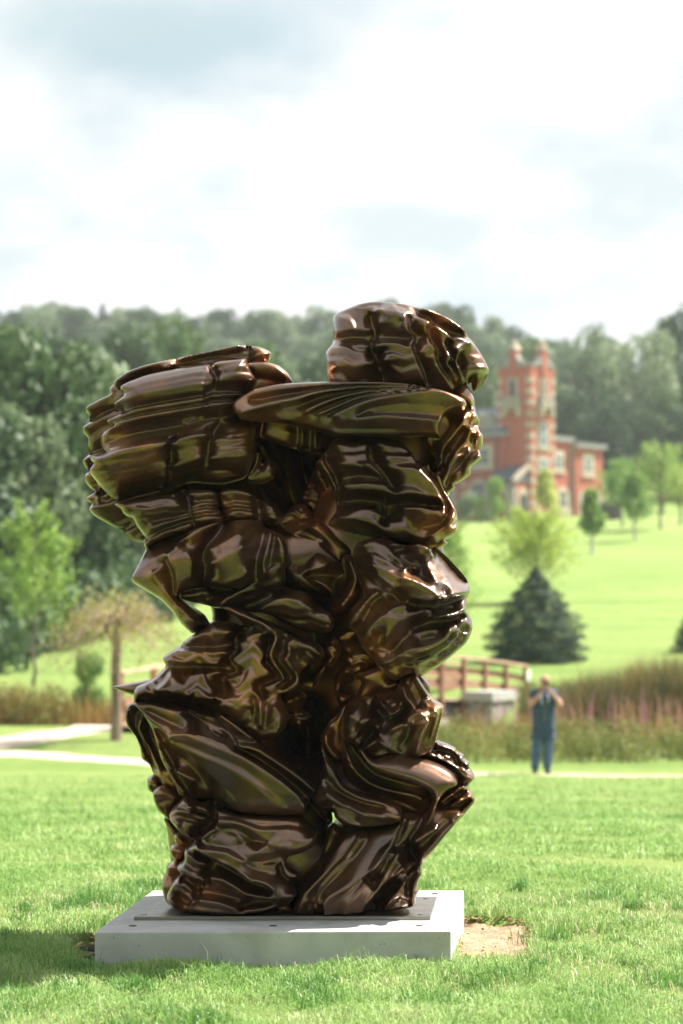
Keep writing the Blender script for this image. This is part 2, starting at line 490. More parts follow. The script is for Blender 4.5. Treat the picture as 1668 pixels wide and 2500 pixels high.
L_('inner_fold', 'F', [(420, 690), (330, 640), (300, 700), (370, 790), (450, 880), (480, 860), (478, 800)], [], 20, 30, 36, Tb=200, strata=(12, 20, 5, 10, 40))
# ---- upper left: drum of stacked rings
def ring(y6, h, x0=240, x1=900, slope=-0.165, curl=.00034):
    return (h, [(x, y6 + slope * (x - 600) + (curl * (500 - x) ** 2 if x < 500 else 0)) for x in np.linspace(x0, x1, 8)])
L_('rear_fin', 'A', [(300, 590), (262, 625), (242, 650), (250, 680), (180, 715), (95, 762), (83, 795), (110, 830), (110, 860), (140, 850), (75, 895), (63, 915), (68, 945), (95, 975), (98, 1030),
    (106, 1085), (70, 1125), (62, 1145), (90, 1190), (118, 1200), (80, 1228), (80, 1280), (130, 1332), (165, 1338), (95, 1380), (88, 1405), (125, 1430), (105, 1462), (135, 1505), (200, 1545),
    (300, 1595), (345, 1610), (345, 1630), (400, 1675), (470, 1690), (520, 1660), (700, 1600), (800, 1300), (800, 700), (500, 560)],
   [(14, [(90, 780), (180, 735), (300, 680)]), (-14, [(115, 858), (200, 815), (300, 780)]), (14, [(70, 915), (180, 860), (300, 800)]), (2, [(100, 1000), (180, 960), (260, 930)]),
    (-12, [(108, 1090), (190, 1060), (260, 1040)]), (12, [(70, 1140), (140, 1105), (230, 1075)]), (-14, [(110, 1205), (180, 1170), (240, 1160)]), (12, [(85, 1255), (160, 1200), (240, 1180)]),
    (-14, [(165, 1338), (230, 1380)]), (10, [(95, 1395), (180, 1340)]), (-8, [(125, 1430), (230, 1370)]), (14, [(110, 1465), (190, 1390), (260, 1370)]), (-10, [(345, 1612), (420, 1520)])],
   -60, 34, 40, Tb=200, strata=(-18, 30, 7, 6, 80))
L_('crown_slab', 'A', [(272, 612), (290, 580), (380, 520), (500, 478), (690, 436), (900, 395), (1060, 358), (1150, 343), (1205, 349), (1265, 355), (1320, 375), (1350, 402), (1330, 458),
    (1250, 500), (1180, 540), (900, 570), (600, 610), (330, 660)],
   [(20, [(620, 528), (720, 462), (860, 415), (1040, 383), (1140, 352)]), (-16, [(330, 650), (480, 570), (620, 530), (900, 490)]), (12, [(300, 590), (400, 530), (520, 490), (660, 455)]),
    (-14, [(690, 470), (860, 430), (1000, 410), (1180, 400)]), (-16, [(1207, 350), (1195, 400), (1185, 460)]), (10, [(1225, 355), (1300, 420), (1325, 450)])],
   20, 34, 40, Tb=160, strata=(-12, 16, 3, 4, 90))
L_('end_lobe', 'A', [(1175, 480), (1230, 460), (1310, 458), (1400, 484), (1460, 530), (1492, 585), (1490, 612), (1420, 640), (1300, 680), (1200, 700), (1190, 600)],
   [(18, [(1230, 500), (1300, 490), (1400, 520), (1470, 590)]), (-8, [(1270, 580), (1380, 590), (1480, 600)])], 40, 45, 45, Tb=140)
L_('ringed_drum', 'A', [(320, 636), (334, 618), (400, 584), (500, 546), (640, 516), (800, 490), (930, 472), (945, 462), (1060, 448), (1180, 440), (1200, 480), (1225, 530), (1260, 595), (1190, 680),
    (1120, 800), (1240, 900), (1240, 1000), (1250, 1100), (1180, 1240), (1100, 1275), (1000, 1295), (800, 1285), (630, 1335), (420, 1388), (300, 1417), (200, 1330), (150, 1270),
    (118, 1225), (118, 1196), (150, 1160), (122, 1135), (128, 1112), (225, 1075), (196, 1050), (184, 1010), (190, 952), (245, 908), (280, 890), (238, 880), (231, 855), (335, 800), (343, 775),
    (297, 775), (275, 748), (325, 708), (345, 690), (322, 660)],
   [ring(545, 10, 400), ring(600, 17, 360), ring(688, 21, 350), ring(735, 8, 345), ring(752, -6, 345), ring(770, 9, 330), ring(796, 5, 320), ring(811, -7, 310), ring(828, 12, 290), ring(852, 7, 250), ring(880, -16, 250, 890), ring(932, -26, 235, 790),
    ring(955, -14, 215, 770), ring(1000, 16, 180, 740, -.14), ring(1048, 44, 145, 700, -.15), ring(1068, 42, 140, 690, -.15), ring(1190, 14, 230, 680, -.12), ring(1300, -18, 290, 640, -.2),
    (-12, [(935, 470), (950, 520), (990, 610), (915, 690), (940, 740), (850, 840), (760, 915), (710, 1000), (680, 1050), (670, 1200), (630, 1330)]),
    (12, [(920, 480), (930, 530), (970, 600), (900, 675)]), (8, [(660, 1060), (652, 1200), (615, 1320)]),
    (18, [(1000, 605), (1120, 590), (1235, 578)]), (22, [(960, 500), (1080, 478), (1190, 500)]), (-14, [(915, 692), (1050, 674), (1190, 676)]), (8, [(925, 715), (1060, 700), (1170, 690)]),
    (-12, [(945, 745), (1060, 728), (1140, 715)]), (18, [(870, 800), (940, 770), (1080, 758), (1120, 770)]), (-20, [(800, 890), (1000, 850), (1130, 830)]), (2, [(770, 930), (900, 895), (1000, 875)]),
    (-26, [(1000, 880), (950, 970), (960, 1000)]), (26, [(700, 1030), (830, 990), (950, 978)]), (18, [(700, 1180), (820, 1150), (890, 1120)]), (-14, [(935, 1000), (930, 1080), (905, 1170), (870, 1270)]),
    (10, [(960, 1010), (1080, 1000), (1230, 1010)]), (14, [(950, 1130), (1080, 1120), (1200, 1120)]), (-18, [(760, 1290), (1000, 1200), (1160, 1230)])],
   60, 72, 62, Tb=200, strata=(-9, 15, 2.2, 3, 110))
L_('inner_knuckle', 'A', [(1240, 1085), (1270, 1082), (1290, 1095), (1285, 1160), (1330, 1120), (1375, 1170), (1370, 1250), (1290, 1290), (1200, 1290), (1170, 1250), (1215, 1190)],
   [(-8, [(1285, 1160), (1250, 1215), (1210, 1250)]), (10, [(1255, 1100), (1250, 1160), (1200, 1220)])], 40, 30, 36, Tb=150)
L_('cone_tier', 'C', [(275, 7), (300, -8), (450, -33), (700, -80), (780, -98), (920, -98), (975, -80), (995, -50), (1000, 2), (990, 30), (1015, 60), (1038, 102), (1010, 150), (830, 200), (650, 240),
    (500, 302), (478, 272), (495, 240), (430, 150), (405, 100), (380, 95), (340, 70), (325, 40)],
   [(-12, [(700, -95), (770, -70), (795, -10), (812, 60), (830, 150)]), (22, [(310, 5), (500, -28), (700, -60)]), (20, [(480, 60), (620, 20), (740, 20)]), (-8, [(540, 130), (700, 100), (800, 75)]),
    (8, [(520, 190), (660, 130), (815, 90)]), (-10, [(500, 240), (640, 170), (830, 115)]), (8, [(490, 265), (640, 195), (835, 140)]),
    (20, [(800, -60), (900, -70), (980, -60)]), (2, [(810, 10), (900, -10), (985, -15)]), (14, [(815, 35), (900, 10), (995, 5)]), (0, [(815, 50), (910, 28), (985, 22)]),
    (16, [(820, 75), (920, 52), (1010, 48)]), (2, [(820, 92), (920, 75), (1015, 70)]), (18, [(830, 118), (930, 95), (1030, 92)])],
   62, 50, 50, Tb=170, strata=(-10, 17, 3.5, 6, 60))
L_('shoulder_rings', 'C', [(985, -60), (1010, -95), (1100, -105), (1190, -92), (1240, -60), (1255, -30), (1300, -22), (1375, 10), (1410, 70), (1420, 118), (1370, 150), (1290, 140), (1230, 130), (1040, 135), (1020, 60), (995, 0)],
   [(20, [(1010, -60), (1110, -80), (1230, -50)]), (-2, [(1050, 0), (1130, -15), (1225, 0)]), (14, [(1040, 30), (1120, 12), (1220, 30)]), (0, [(1045, 50), (1130, 35), (1230, 52)]), (16, [(1045, 75), (1130, 62), (1240, 80)]),
    (-16, [(1250, -40), (1265, 20), (1270, 90)]), (14, [(1300, -5), (1350, 30), (1390, 90)])], 45, 44, 44, Tb=170, strata=(4, 18, 4, 6, 50))
# ---- left middle: smooth swelling lobes
L_('swelling_lobe', 'C', [(500, 300), (560, 262), (660, 222), (830, 172), (1000, 120), (1035, 98), (1040, 125), (1100, 108), (1200, 104), (1295, 118), (1312, 160), (1370, 180), (1440, 222), (1478, 285), (1496, 395), (1460, 440),
    (1462, 540), (1400, 590), (1250, 606), (1080, 590), (900, 578), (760, 602), (735, 640), (800, 690), (890, 755), (928, 815), (920, 835), (820, 888), (750, 835), (700, 770), (660, 720), (600, 660), (480, 585), (410, 540), (398, 500), (430, 440), (475, 345)],
   [(26, [(415, 470), (480, 420), (580, 370), (720, 300), (800, 230)]), (4, [(500, 330), (640, 280), (780, 220)]),
    (60, [(1020, 120), (950, 145), (850, 190), (760, 265), (690, 335), (672, 365), (690, 410), (725, 470), (730, 550), (738, 600)]), (18, [(650, 380), (680, 450), (700, 540), (700, 610)]),
    (40, [(560, 480), (600, 560), (720, 690), (830, 800)]),
    (54, [(780, 330), (830, 400), (820, 520)]), (8, [(1025, 130), (1000, 210), (930, 290), (895, 370), (915, 430), (900, 560)]), (66, [(950, 330), (990, 300), (1150, 220)]), (80, [(960, 420), (1060, 380), (1180, 300)]), (70, [(960, 530), (1080, 540), (1200, 470)]),
    (28, [(1318, 170), (1300, 250), (1262, 380), (1250, 520)]), (52, [(1362, 190), (1345, 290), (1318, 380), (1310, 480)]), (34, [(1382, 200), (1372, 300), (1340, 440)]), (60, [(1400, 230), (1440, 330), (1440, 410)])],
   40, 55, 60, Tb=170, puff=8, strata=(-22, 44, 3.5, 8, 120))
L_('lower_lip_fold', 'D', [(-553, 580), (-480, 560), (-390, 548), (-260, 545), (-150, 548), (-60, 500), (-20, 488), (20, 520), (100, 560), (150, 538), (230, 560), (290, 572), (340, 610), (420, 690), (478, 720), (500, 775), (480, 835), (420, 862), (300, 850), (180, 800), (60, 740), (0, 722), (-150, 705), (-290, 690), (-400, 660), (-545, 625)],
   [(6, [(-540, 600), (-400, 590), (-300, 600), (-140, 560)]), (-16, [(-440, 640), (-330, 600), (-200, 570)]), (34, [(-280, 665), (-200, 600), (-100, 540), (-40, 520)]), (-10, [(-200, 690), (0, 640), (80, 600), (150, 570)]),
    (40, [(0, 690), (80, 640), (160, 620), (280, 660), (350, 700)]), (0, [(350, 600), (372, 650), (400, 690)]), (34, [(400, 720), (450, 740), (480, 790)]), (14, [(100, 740), (280, 770), (400, 830)])],
   80, 34, 36, Tb=200, strata=(12, 22, 4, 10, 70))
# ---- middle: zigzag folds
L_('chevron_fold', 'D', [(160, 410), (205, 380), (270, 395), (330, 330), (380, 300), (480, 350), (560, 400), (568, 440), (545, 470), (500, 500), (505, 590), (480, 605), (440, 600), (370, 570), (330, 565), (260, 560), (180, 520), (165, 460)],
   [(30, [(165, 420), (220, 440), (310, 500), (370, 560)]), (-14, [(215, 410), (270, 440), (400, 440), (470, 400)]), (36, [(270, 445), (400, 420), (480, 380)]), (-20, [(310, 465), (450, 470), (550, 450)]), (30, [(345, 490), (440, 540), (500, 590)]), (-10, [(330, 500), (400, 560)])],
   10, 36, 34, Tb=200)
L_('dark_blade', 'D', [(75, 110), (130, 95), (210, 170), (330, 110), (380, 75), (450, 120), (520, 200), (610, 270), (620, 330), (560, 350), (540, 395), (450, 320), (330, 240), (200, 180)],
   [(24, [(80, 125), (250, 210), (400, 290), (530, 380)]), (-10, [(220, 180), (330, 170), (420, 230)]), (20, [(330, 130), (450, 220), (560, 300)])], -30, 24, 30, Tb=150)
L_('zigzag_folds', 'C', [(740, 962), (752, 940), (850, 872), (920, 820), (960, 795), (1030, 800), (1110, 815), (1180, 860), (1130, 790), (1010, 700), (1080, 690), (1200, 745), (1400, 830), (1568, 925), (1680, 955), (1715, 1000), (1712, 1050),
    (1650, 1090), (1560, 1150), (1568, 1240), (1500, 1290), (1420, 1310), (1455, 1400), (1472, 1470), (1430, 1560), (1360, 1608), (1280, 1610), (1200, 1580), (1080, 1500), (950, 1420), (800, 1390), (600, 1352), (420, 1352), (408, 1320),
    (410, 1278), (440, 1244), (500, 1218), (560, 1182), (628, 1112), (612, 1075), (614, 1050), (640, 1028)],
   [(-10, [(625, 1110), (800, 1105), (1000, 1118), (1100, 1132)]), (24, [(640, 1085), (800, 1085), (1000, 1090)]), (26, [(630, 1040), (760, 1010), (900, 1010), (1060, 1020)]), (-8, [(745, 982), (880, 984), (1010, 974), (1100, 950)]), (22, [(800, 925), (900, 890), (1030, 880), (1080, 870)]),
    (-22, [(1110, 800), (1185, 855), (1110, 915), (1125, 1000), (1072, 1055), (1130, 1145), (1020, 1195), (1040, 1280)]),
    (48, [(1020, 705), (1180, 770), (1330, 840), (1380, 880)]), (2, [(1150, 800), (1280, 850), (1300, 880)]), (40, [(1380, 870), (1260, 890), (1190, 915), (1250, 960), (1310, 1025), (1290, 1085), (1345, 1150), (1205, 1205), (1250, 1280), (1330, 1360)]),
    (26, [(1150, 950), (1160, 1010), (1100, 1060), (1180, 1140), (1060, 1200)]),
    (-6, [(1330, 900), (1345, 960), (1325, 1030), (1318, 1080), (1412, 1190), (1275, 1240), (1300, 1320)]),
    (40, [(1400, 880), (1375, 960), (1350, 1020), (1375, 1085), (1440, 1190), (1310, 1245), (1420, 1300)]), (4, [(1440, 920), (1440, 1000), (1405, 1060), (1490, 1180), (1420, 1240)]),
    (40, [(1470, 940), (1480, 1030), (1450, 1060), (1550, 1200), (1430, 1280)]), (44, [(1500, 930), (1620, 980), (1690, 1030)]), (8, [(1520, 1010), (1540, 1090), (1580, 1060)]),
    (20, [(450, 1255), (700, 1190), (880, 1160), (1020, 1150)]), (44, [(600, 1265), (720, 1270), (830, 1305), (950, 1320), (1080, 1330), (1200, 1340)]), (0, [(600, 1335), (760, 1350), (980, 1405)]),
    (14, [(825, 1300), (838, 1370)]), (10, [(980, 1330), (992, 1410)]), (46, [(1010, 1370), (1200, 1360), (1230, 1370)]), (26, [(1240, 1330), (1255, 1510)]), (52, [(1290, 1340), (1290, 1500)]), (30, [(1328, 1350), (1312, 1510)]), (52, [(1380, 1380), (1420, 1480), (1380, 1560)])],
   70, 50, 52, Tb=220, strata=(3, 32, 5, 24, 64))
L_('spike', 'C', [(268, 1248), (330, 1236), (440, 1218), (540, 1205), (560, 1300), (440, 1360), (420, 1345), (405, 1310), (360, 1295), (300, 1270)],
   [(14, [(275, 1250), (380, 1262), (520, 1260)])], 20, 14, 22, Tb=90)

# ---- top right: panelled head
def seam(h, pts): return (h, pts)
L_('panelled_head', 'B', [(540, 145), (552, 122), (590, 100), (680, 64), (760, 46), (820, 42), (880, 48), (1000, 66), (1130, 110), (1230, 150), (1305, 198), (1365, 255), (1420, 322), (1470, 402), (1502, 468), (1490, 500), (1450, 572), (1408, 592),
    (1395, 535), (1370, 560), (1345, 560), (1290, 610), (1200, 640), (900, 640), (560, 640), (505, 530), (498, 450), (494, 370), (510, 335), (530, 310), (542, 280), (538, 200)],
   [(6, [(545, 150), (600, 118), (680, 112), (770, 132)]), (34, [(790, 135), (900, 105), (990, 135), (1012, 142)]), (14, [(700, 75), (860, 62), (770, 122)]), (22, [(800, 110), (900, 72), (1010, 90)]),
    (22, [(560, 250), (660, 240), (780, 240)]), (2, [(538, 290), (640, 278), (790, 294)]), (26, [(520, 400), (600, 345), (690, 345), (775, 345)]), (40, [(560, 470), (680, 450), (800, 440)]),
    (-6, [(768, 130), (782, 200), (797, 290), (772, 335), (805, 410), (852, 532)]), (34, [(820, 200), (900, 195), (970, 200)]), (10, [(797, 290), (900, 285), (1025, 295)]), (40, [(790, 350), (900, 335), (1010, 345)]), (48, [(840, 440), (960, 430), (1020, 430)]),
    (52, [(975, 150), (975, 200), (985, 245), (1030, 300), (1010, 350), (1045, 440), (1095, 560)]), (24, [(1003, 160), (1000, 235), (1045, 310), (1028, 355), (1062, 430), (1112, 565)]),
    (50, [(1030, 180), (1120, 205)]), (56, [(1130, 205), (1100, 235), (1112, 310), (1160, 380), (1148, 400), (1190, 500), (1280, 615)]), (26, [(1148, 215), (1118, 245), (1132, 310), (1178, 375), (1165, 405), (1215, 510), (1295, 610)]),
    (24, [(1050, 280), (1105, 290)]), (52, [(1050, 390), (1140, 400)]), (60, [(1160, 235), (1240, 290), (1205, 335), (1250, 430), (1225, 455), (1285, 520)]), (22, [(1250, 300), (1222, 340), (1268, 420), (1245, 460), (1300, 530)]),
    (52, [(1060, 125), (1200, 145), (1350, 265)]), (20, [(920, 80), (1050, 120), (1150, 190), (1240, 270)]), (14, [(1130, 190), (1250, 250), (1370, 275)]), (50, [(1250, 310), (1310, 300), (1380, 330)]), (56, [(1270, 360), (1305, 390), (1290, 450), (1330, 540)]), (10, [(1310, 400), (1300, 450), (1345, 545)]),
    (30, [(1380, 290), (1410, 360), (1400, 420)]), (34, [(1340, 480), (1420, 480), (1480, 480)]), (-10, [(1390, 535), (1440, 510), (1485, 490)])],
   30, 62, 64, Tb=200, puff=7, strata=(6, 42, 4.5, 10, 58))
# ---- face-like waves at the right
L_('wave_folds', 'B', [(1270, 590), (1320, 560), (1370, 565), (1390, 600), (1412, 650), (1422, 730), (1448, 780), (1440, 830), (1466, 875), (1462, 925), (1445, 955), (1452, 1015), (1392, 1062), (1388, 1108), (1330, 1152), (1288, 1172), (1294, 1192), (1246, 1222),
    (1205, 1190), (1150, 1100), (1170, 1010), (1100, 900), (1150, 800), (1190, 700)],
   [(34, [(1335, 775), (1318, 830), (1250, 900), (1205, 970), (1208, 1040), (1170, 1070)]), (-8, [(1225, 750), (1262, 800), (1210, 890), (1170, 960)]), (-6, [(1345, 850), (1300, 930), (1235, 1010), (1215, 1090)]),
    (36, [(1382, 840), (1352, 920), (1288, 985), (1250, 1060), (1242, 1115), (1215, 1160)]), (-4, [(1400, 890), (1388, 960), (1330, 1040), (1262, 1110), (1240, 1190)]), (14, [(1270, 1180), (1330, 1100), (1385, 1060)]),
    (30, [(1300, 620), (1370, 660), (1390, 700)]), (0, [(1340, 720), (1400, 690)]), (26, [(1380, 780), (1420, 740)]), (-4, [(1380, 820), (1445, 790)]), (24, [(1410, 900), (1450, 870)]), (-6, [(1390, 965), (1440, 955)]), (24, [(1360, 1050), (1440, 1000)])],
   30, 40, 44, Tb=160, strata=(-52, 26, 7, 8, 50))
L_('cuff_stub', 'B', [(98, 798), (110, 700), (300, 690), (460, 740), (475, 850), (474, 885), (455, 975), (400, 965), (330, 955), (205, 925), (95, 880)],
   [(-12, [(318, 815), (325, 870), (318, 955)]), (-12, [(398, 850), (402, 900), (392, 962)]), (10, [(345, 850), (345, 950)]), (10, [(425, 860), (425, 960)]), (8, [(120, 840), (280, 860)])], -20, 26, 22, Tb=120)
L_('outstretched_arm', 'B', [(-83, 686), (-60, 650), (0, 612), (60, 580), (200, 552), (350, 543), (500, 538), (700, 536), (860, 538), (1000, 550), (1110, 572), (1220, 600), (1300, 628), (1345, 650), (1362, 682), (1345, 712), (1282, 722), (1228, 748), (1205, 790), (1195, 845), (1206, 885),
    (1100, 875), (900, 885), (700, 885), (560, 882), (470, 852), (300, 805), (100, 785), (-30, 770), (-70, 735)],
   [(26, [(-60, 668), (0, 640), (150, 602), (400, 575), (700, 560), (1000, 563)]), (10, [(40, 660), (100, 655), (250, 625), (500, 590), (750, 573), (1010, 574)]),
    (46, [(-20, 745), (60, 720), (160, 690), (300, 665), (450, 620), (700, 587), (1050, 581)]), (20, [(230, 710), (350, 690), (480, 640), (700, 603), (1070, 587)]),
    (46, [(370, 738), (450, 702), (560, 660), (760, 615), (1085, 590)]), (26, [(420, 745), (520, 700), (640, 650), (800, 622), (1090, 596)]),
    (48, [(450, 750), (560, 712), (700, 655), (900, 617), (1100, 602)]), (30, [(500, 755), (640, 690), (800, 640), (950, 622), (1105, 608)]),
    (56, [(545, 765), (620, 730), (740, 680), (900, 645), (1110, 615), (1220, 628), (1330, 690)]), (40, [(690, 760), (800, 710), (950, 690), (1200, 700)]), (52, [(650, 790), (760, 780), (850, 765), (1000, 780), (1215, 800)]), (36, [(800, 745), (1000, 745), (1210, 760)]),
    (30, [(560, 840), (800, 840), (1190, 850)]), (20, [(0, 765), (150, 770), (350, 790)])],
   120, 20, 26, Tb=110, puff=4, g=2.5, soft=1)

# ---- right torso
L_('torso', 'B', [(480, 975), (520, 920), (562, 886), (680, 880), (780, 878), (900, 872), (950, 900), (1000, 950), (1032, 985), (1045, 1015), (1100, 1035), (1136, 1052), (1142, 1085), (1200, 1125), (1208, 1165), (1240, 1230), (1275, 1285), (1303, 1340), (1312, 1420), (1296, 1480), (1235, 1515),
    (1250, 1530), (1220, 1555), (1130, 1590), (1000, 1540), (800, 1500), (640, 1470), (510, 1420), (560, 1330), (545, 1240), (520, 1170), (460, 1090), (432, 1040)],
   [(2, [(778, 890), (765, 960), (768, 1010), (790, 1055), (850, 1115), (900, 1195), (922, 1245)]), (34, [(755, 900), (742, 1000), (770, 1065), (830, 1130), (880, 1210)]), (30, [(800, 930), (900, 950), (990, 1000)]), (36, [(560, 950), (650, 930), (720, 930)]), (50, [(580, 1060), (660, 1060), (720, 1080)]),
    (44, [(600, 1195), (700, 1180), (850, 1205)]), (10, [(580, 1150), (700, 1130), (830, 1150)]), (44, [(590, 1225), (700, 1215), (860, 1230), (920, 1240), (1050, 1245), (1180, 1250)]), (-20, [(600, 1285), (700, 1272), (800, 1282), (940, 1300), (1060, 1300), (1205, 1315)]),
    (40, [(860, 1030), (960, 1100), (1060, 1200)]), (48, [(1020, 985), (1048, 1050), (1100, 1125), (1160, 1200), (1205, 1295), (1212, 1365), (1180, 1410)]), (14, [(1040, 1000), (1068, 1055), (1130, 1130), (1185, 1205), (1225, 1300), (1228, 1370), (1160, 1425)]),
    (44, [(1138, 1070), (1190, 1160), (1260, 1280), (1285, 1370), (1240, 1435)]), (12, [(1215, 1190), (1275, 1290), (1298, 1370), (1265, 1445)]),
    (10, [(610, 1300), (720, 1310), (800, 1310)]), (26, [(600, 1360), (720, 1330), (840, 1370), (870, 1400)]), (-10, [(945, 1305), (910, 1370), (850, 1410)]), (40, [(960, 1330), (1100, 1330), (1200, 1360)]), (26, [(880, 1410), (1050, 1405), (1190, 1400)]),
    (-18, [(815, 1280), (830, 1340), (850, 1370)]), (20, [(845, 1265), (860, 1360)]), (-18, [(875, 1285), (875, 1370)]),
    (38, [(560, 1390), (680, 1395), (800, 1430), (900, 1480), (960, 1530)]), (-10, [(520, 1420), (650, 1440), (760, 1500)]), (6, [(1080, 1440), (1200, 1420)]), (34, [(1140, 1500), (1200, 1460), (1290, 1440)]), (0, [(1130, 1555), (1200, 1520)]),
    (24, [(478, 985), (475, 1040), (520, 1120), (556, 1200), (560, 1290)]), (-8, [(500, 990), (495, 1030), (545, 1110), (575, 1190), (580, 1280)])],
   50, 66, 60, Tb=180, puff=7, strata=(4, 38, 5.5, 10, 90))
# ---- right middle: arm blob, profile planes, underside leaf
L_('profile_planes', 'D', [(628, 275), (660, 232), (760, 206), (840, 190), (880, 215), (960, 245), (1000, 255), (1060, 238), (1120, 255), (1158, 275), (1162, 300), (1200, 280), (1290, 362), (1395, 482), (1420, 560), (1408, 600), (1400, 650), (1388, 690), (1425, 750), (1440, 805), (1425, 870),
    (1390, 930), (1250, 1050), (1090, 1150), (1000, 1145), (900, 1180), (790, 1085), (740, 1020), (668, 930), (640, 850), (580, 800), (600, 700), (690, 590), (640, 450), (622, 330)],
   [(0, [(628, 285), (660, 380), (720, 470), (800, 550), (900, 600), (925, 640)]), (52, [(690, 270), (760, 235), (840, 270), (920, 360), (990, 465)]), (60, [(740, 380), (800, 480), (900, 560)]), (74, [(940, 485), (1040, 510), (1130, 560), (1190, 615)]),
    (56, [(1000, 610), (1100, 640), (1180, 640)]), (4, [(930, 640), (1000, 655), (1100, 672), (1170, 670), (1210, 650)]),
    (26, [(780, 215), (880, 270), (960, 245)]), (4, [(870, 285), (960, 280), (980, 270)]), (48, [(985, 265), (1060, 255), (1150, 310), (1155, 340)]), (0, [(880, 300), (960, 360), (1055, 405)]), (40, [(900, 380), (980, 420), (1050, 410)]), (6, [(1000, 430), (1060, 355), (1090, 440)]), (10, [(1020, 450), (1090, 470), (1120, 490)]),
    (40, [(1100, 350, 22), (1120, 420, 44), (1180, 520, 60)]), (44, [(1215, 520), (1240, 590)]), (26, [(1165, 310, 0), (1200, 400, 14), (1250, 500, 34), (1282, 595, 62)]), (-34, [(1200, 292, -20), (1290, 388, -36), (1385, 500, -30)]), (60, [(1215, 628, 66), (1290, 602, 62), (1408, 574, 30)]), (0, [(1210, 655), (1320, 625), (1400, 600)]),
    (10, [(1180, 690), (1250, 690), (1310, 695)]), (52, [(1180, 748), (1280, 735), (1380, 690)]), (-4, [(1020, 832), (1150, 775), (1280, 760), (1370, 740)]),
    (20, [(580, 800), (650, 730), (720, 640), (800, 575)]), (0, [(650, 830), (720, 720), (760, 640), (810, 610)]), (48, [(668, 930), (730, 830), (830, 730), (990, 645)]), (18, [(740, 960), (800, 900), (820, 850)]), (50, [(830, 880), (920, 770), (1080, 700)]),
    (62, [(790, 1075), (900, 1020), (1010, 970), (1130, 940), (1240, 885), (1265, 830)]), (20, [(860, 1010), (930, 930), (1010, 850)]), (22, [(1020, 848), (1130, 838), (1255, 825)]), (24, [(1080, 900), (1180, 880)]),
    (20, [(900, 1075), (1100, 1000), (1280, 880), (1360, 760)]), (30, [(1000, 1090), (1180, 990), (1330, 870)]), (6, [(1080, 1110), (1280, 960), (1390, 800)]), (14, [(1200, 1050), (1360, 920), (1420, 820)])],
   80, 80, 95, Tb=190, puff=8, strata=(14, 34, 6, 16, 110))
L_('gilded_neck', 'D', [(636, 1142), (720, 1110), (800, 1080), (900, 1085), (980, 1100), (1080, 1140), (1150, 1205), (1150, 1275), (1000, 1300), (800, 1320), (650, 1300), (680, 1195)],
   [(20, [(700, 1160), (820, 1110), (900, 1110)]), (-8, [(880, 1180), (900, 1110)]), (16, [(840, 1230), (920, 1200)]), (-8, [(760, 1270), (900, 1250), (1000, 1180)]), (16, [(1090, 1160), (1130, 1220)])], 40, 34, 40, Tb=150)
L_('faceted_shoulder', 'F', [(552, 120), (600, 30), (660, 5), (780, -6), (800, 20), (900, -20), (935, -90), (985, -145), (1050, -158), (1075, -120), (1142, -22), (1180, 20), (1242, 64), (1222, 160), (1192, 290), (1168, 365), (1120, 400), (1040, 430), (900, 430), (780, 430), (680, 370), (632, 335), (545, 285)],
   [(24, [(600, 50), (680, 20), (770, 10)]), (44, [(600, 120), (680, 170), (740, 140)]), (30, [(580, 250), (640, 300), (690, 320)]), (-14, [(785, 10), (778, 70), (800, 110), (850, 150), (840, 185), (760, 250), (690, 335)]),
    (36, [(815, 10), (810, 40), (850, 80), (880, 120), (950, 75)]), (8, [(830, 20), (880, 70), (920, 50)]), (-6, [(870, 150), (930, 110), (980, 60)]), (56, [(870, 210), (940, 180), (995, 185)]), (40, [(690, 350), (770, 290), (830, 330), (930, 370)]), (20, [(800, 220), (790, 300), (860, 370)]),
    (44, [(955, -80), (980, 0), (1060, 90)]), (14, [(990, -90), (1020, -20), (1060, 60)]), (46, [(1040, -140), (1090, -60), (1130, 0)]), (18, [(1010, -130), (1060, -40), (1090, 40)]), (20, [(1075, 70), (1140, -10)]),
    (62, [(985, 120, 40), (1060, 90, 58), (1125, 150, 66), (1110, 185, 64), (1045, 360, 30)]), (20, [(1000, 190), (975, 280), (950, 350)]), (26, [(1150, 140), (1120, 250), (1060, 370)]), (50, [(1100, 40, 40), (1165, 80, 52), (1190, 120, 54), (1135, 330, 30)]), (22, [(1210, 110), (1175, 240), (1145, 350)]), (40, [(1232, 70), (1210, 160), (1180, 300)])],
   70, 56, 70, Tb=160, g=2.5, soft=1, strata=(-60, 34, 4.5, 12, 60))
# ---- right lower: nested knee tubes
L_('knuckle_fan', 'F', [(1020, 390), (1060, 360), (1165, 345), (1180, 300), (1250, 315), (1322, 350), (1330, 370), (1378, 395), (1380, 420), (1418, 450), (1416, 480), (1448, 530), (1450, 560), (1412, 610), (1430, 650), (1456, 690), (1448, 725), (1420, 760), (1365, 830), (1300, 880), (1180, 900), (1120, 800), (1180, 650), (1240, 560)],
   [(30, [(1050, 385), (1180, 410), (1290, 460), (1380, 560)]), (0, [(1050, 400), (1200, 440), (1310, 500), (1390, 590)]), (34, [(1080, 365), (1250, 390), (1350, 440), (1420, 580)]), (4, [(1100, 360), (1280, 395), (1410, 500)]), (24, [(1190, 330), (1300, 365), (1440, 530)]), (2, [(1200, 345), (1330, 400)]),
    (-14, [(1250, 640), (1340, 590), (1400, 600)]), (46, [(1220, 710), (1290, 640), (1360, 590), (1385, 610)]), (0, [(1220, 740), (1310, 690), (1380, 640)]), (46, [(1280, 740), (1340, 690), (1410, 665)]), (0, [(1250, 765), (1330, 740), (1410, 700)]), (30, [(1360, 780), (1410, 720), (1450, 690)])],
   25, 36, 40, Tb=150, strata=(28, 16, 5, 4, 60))
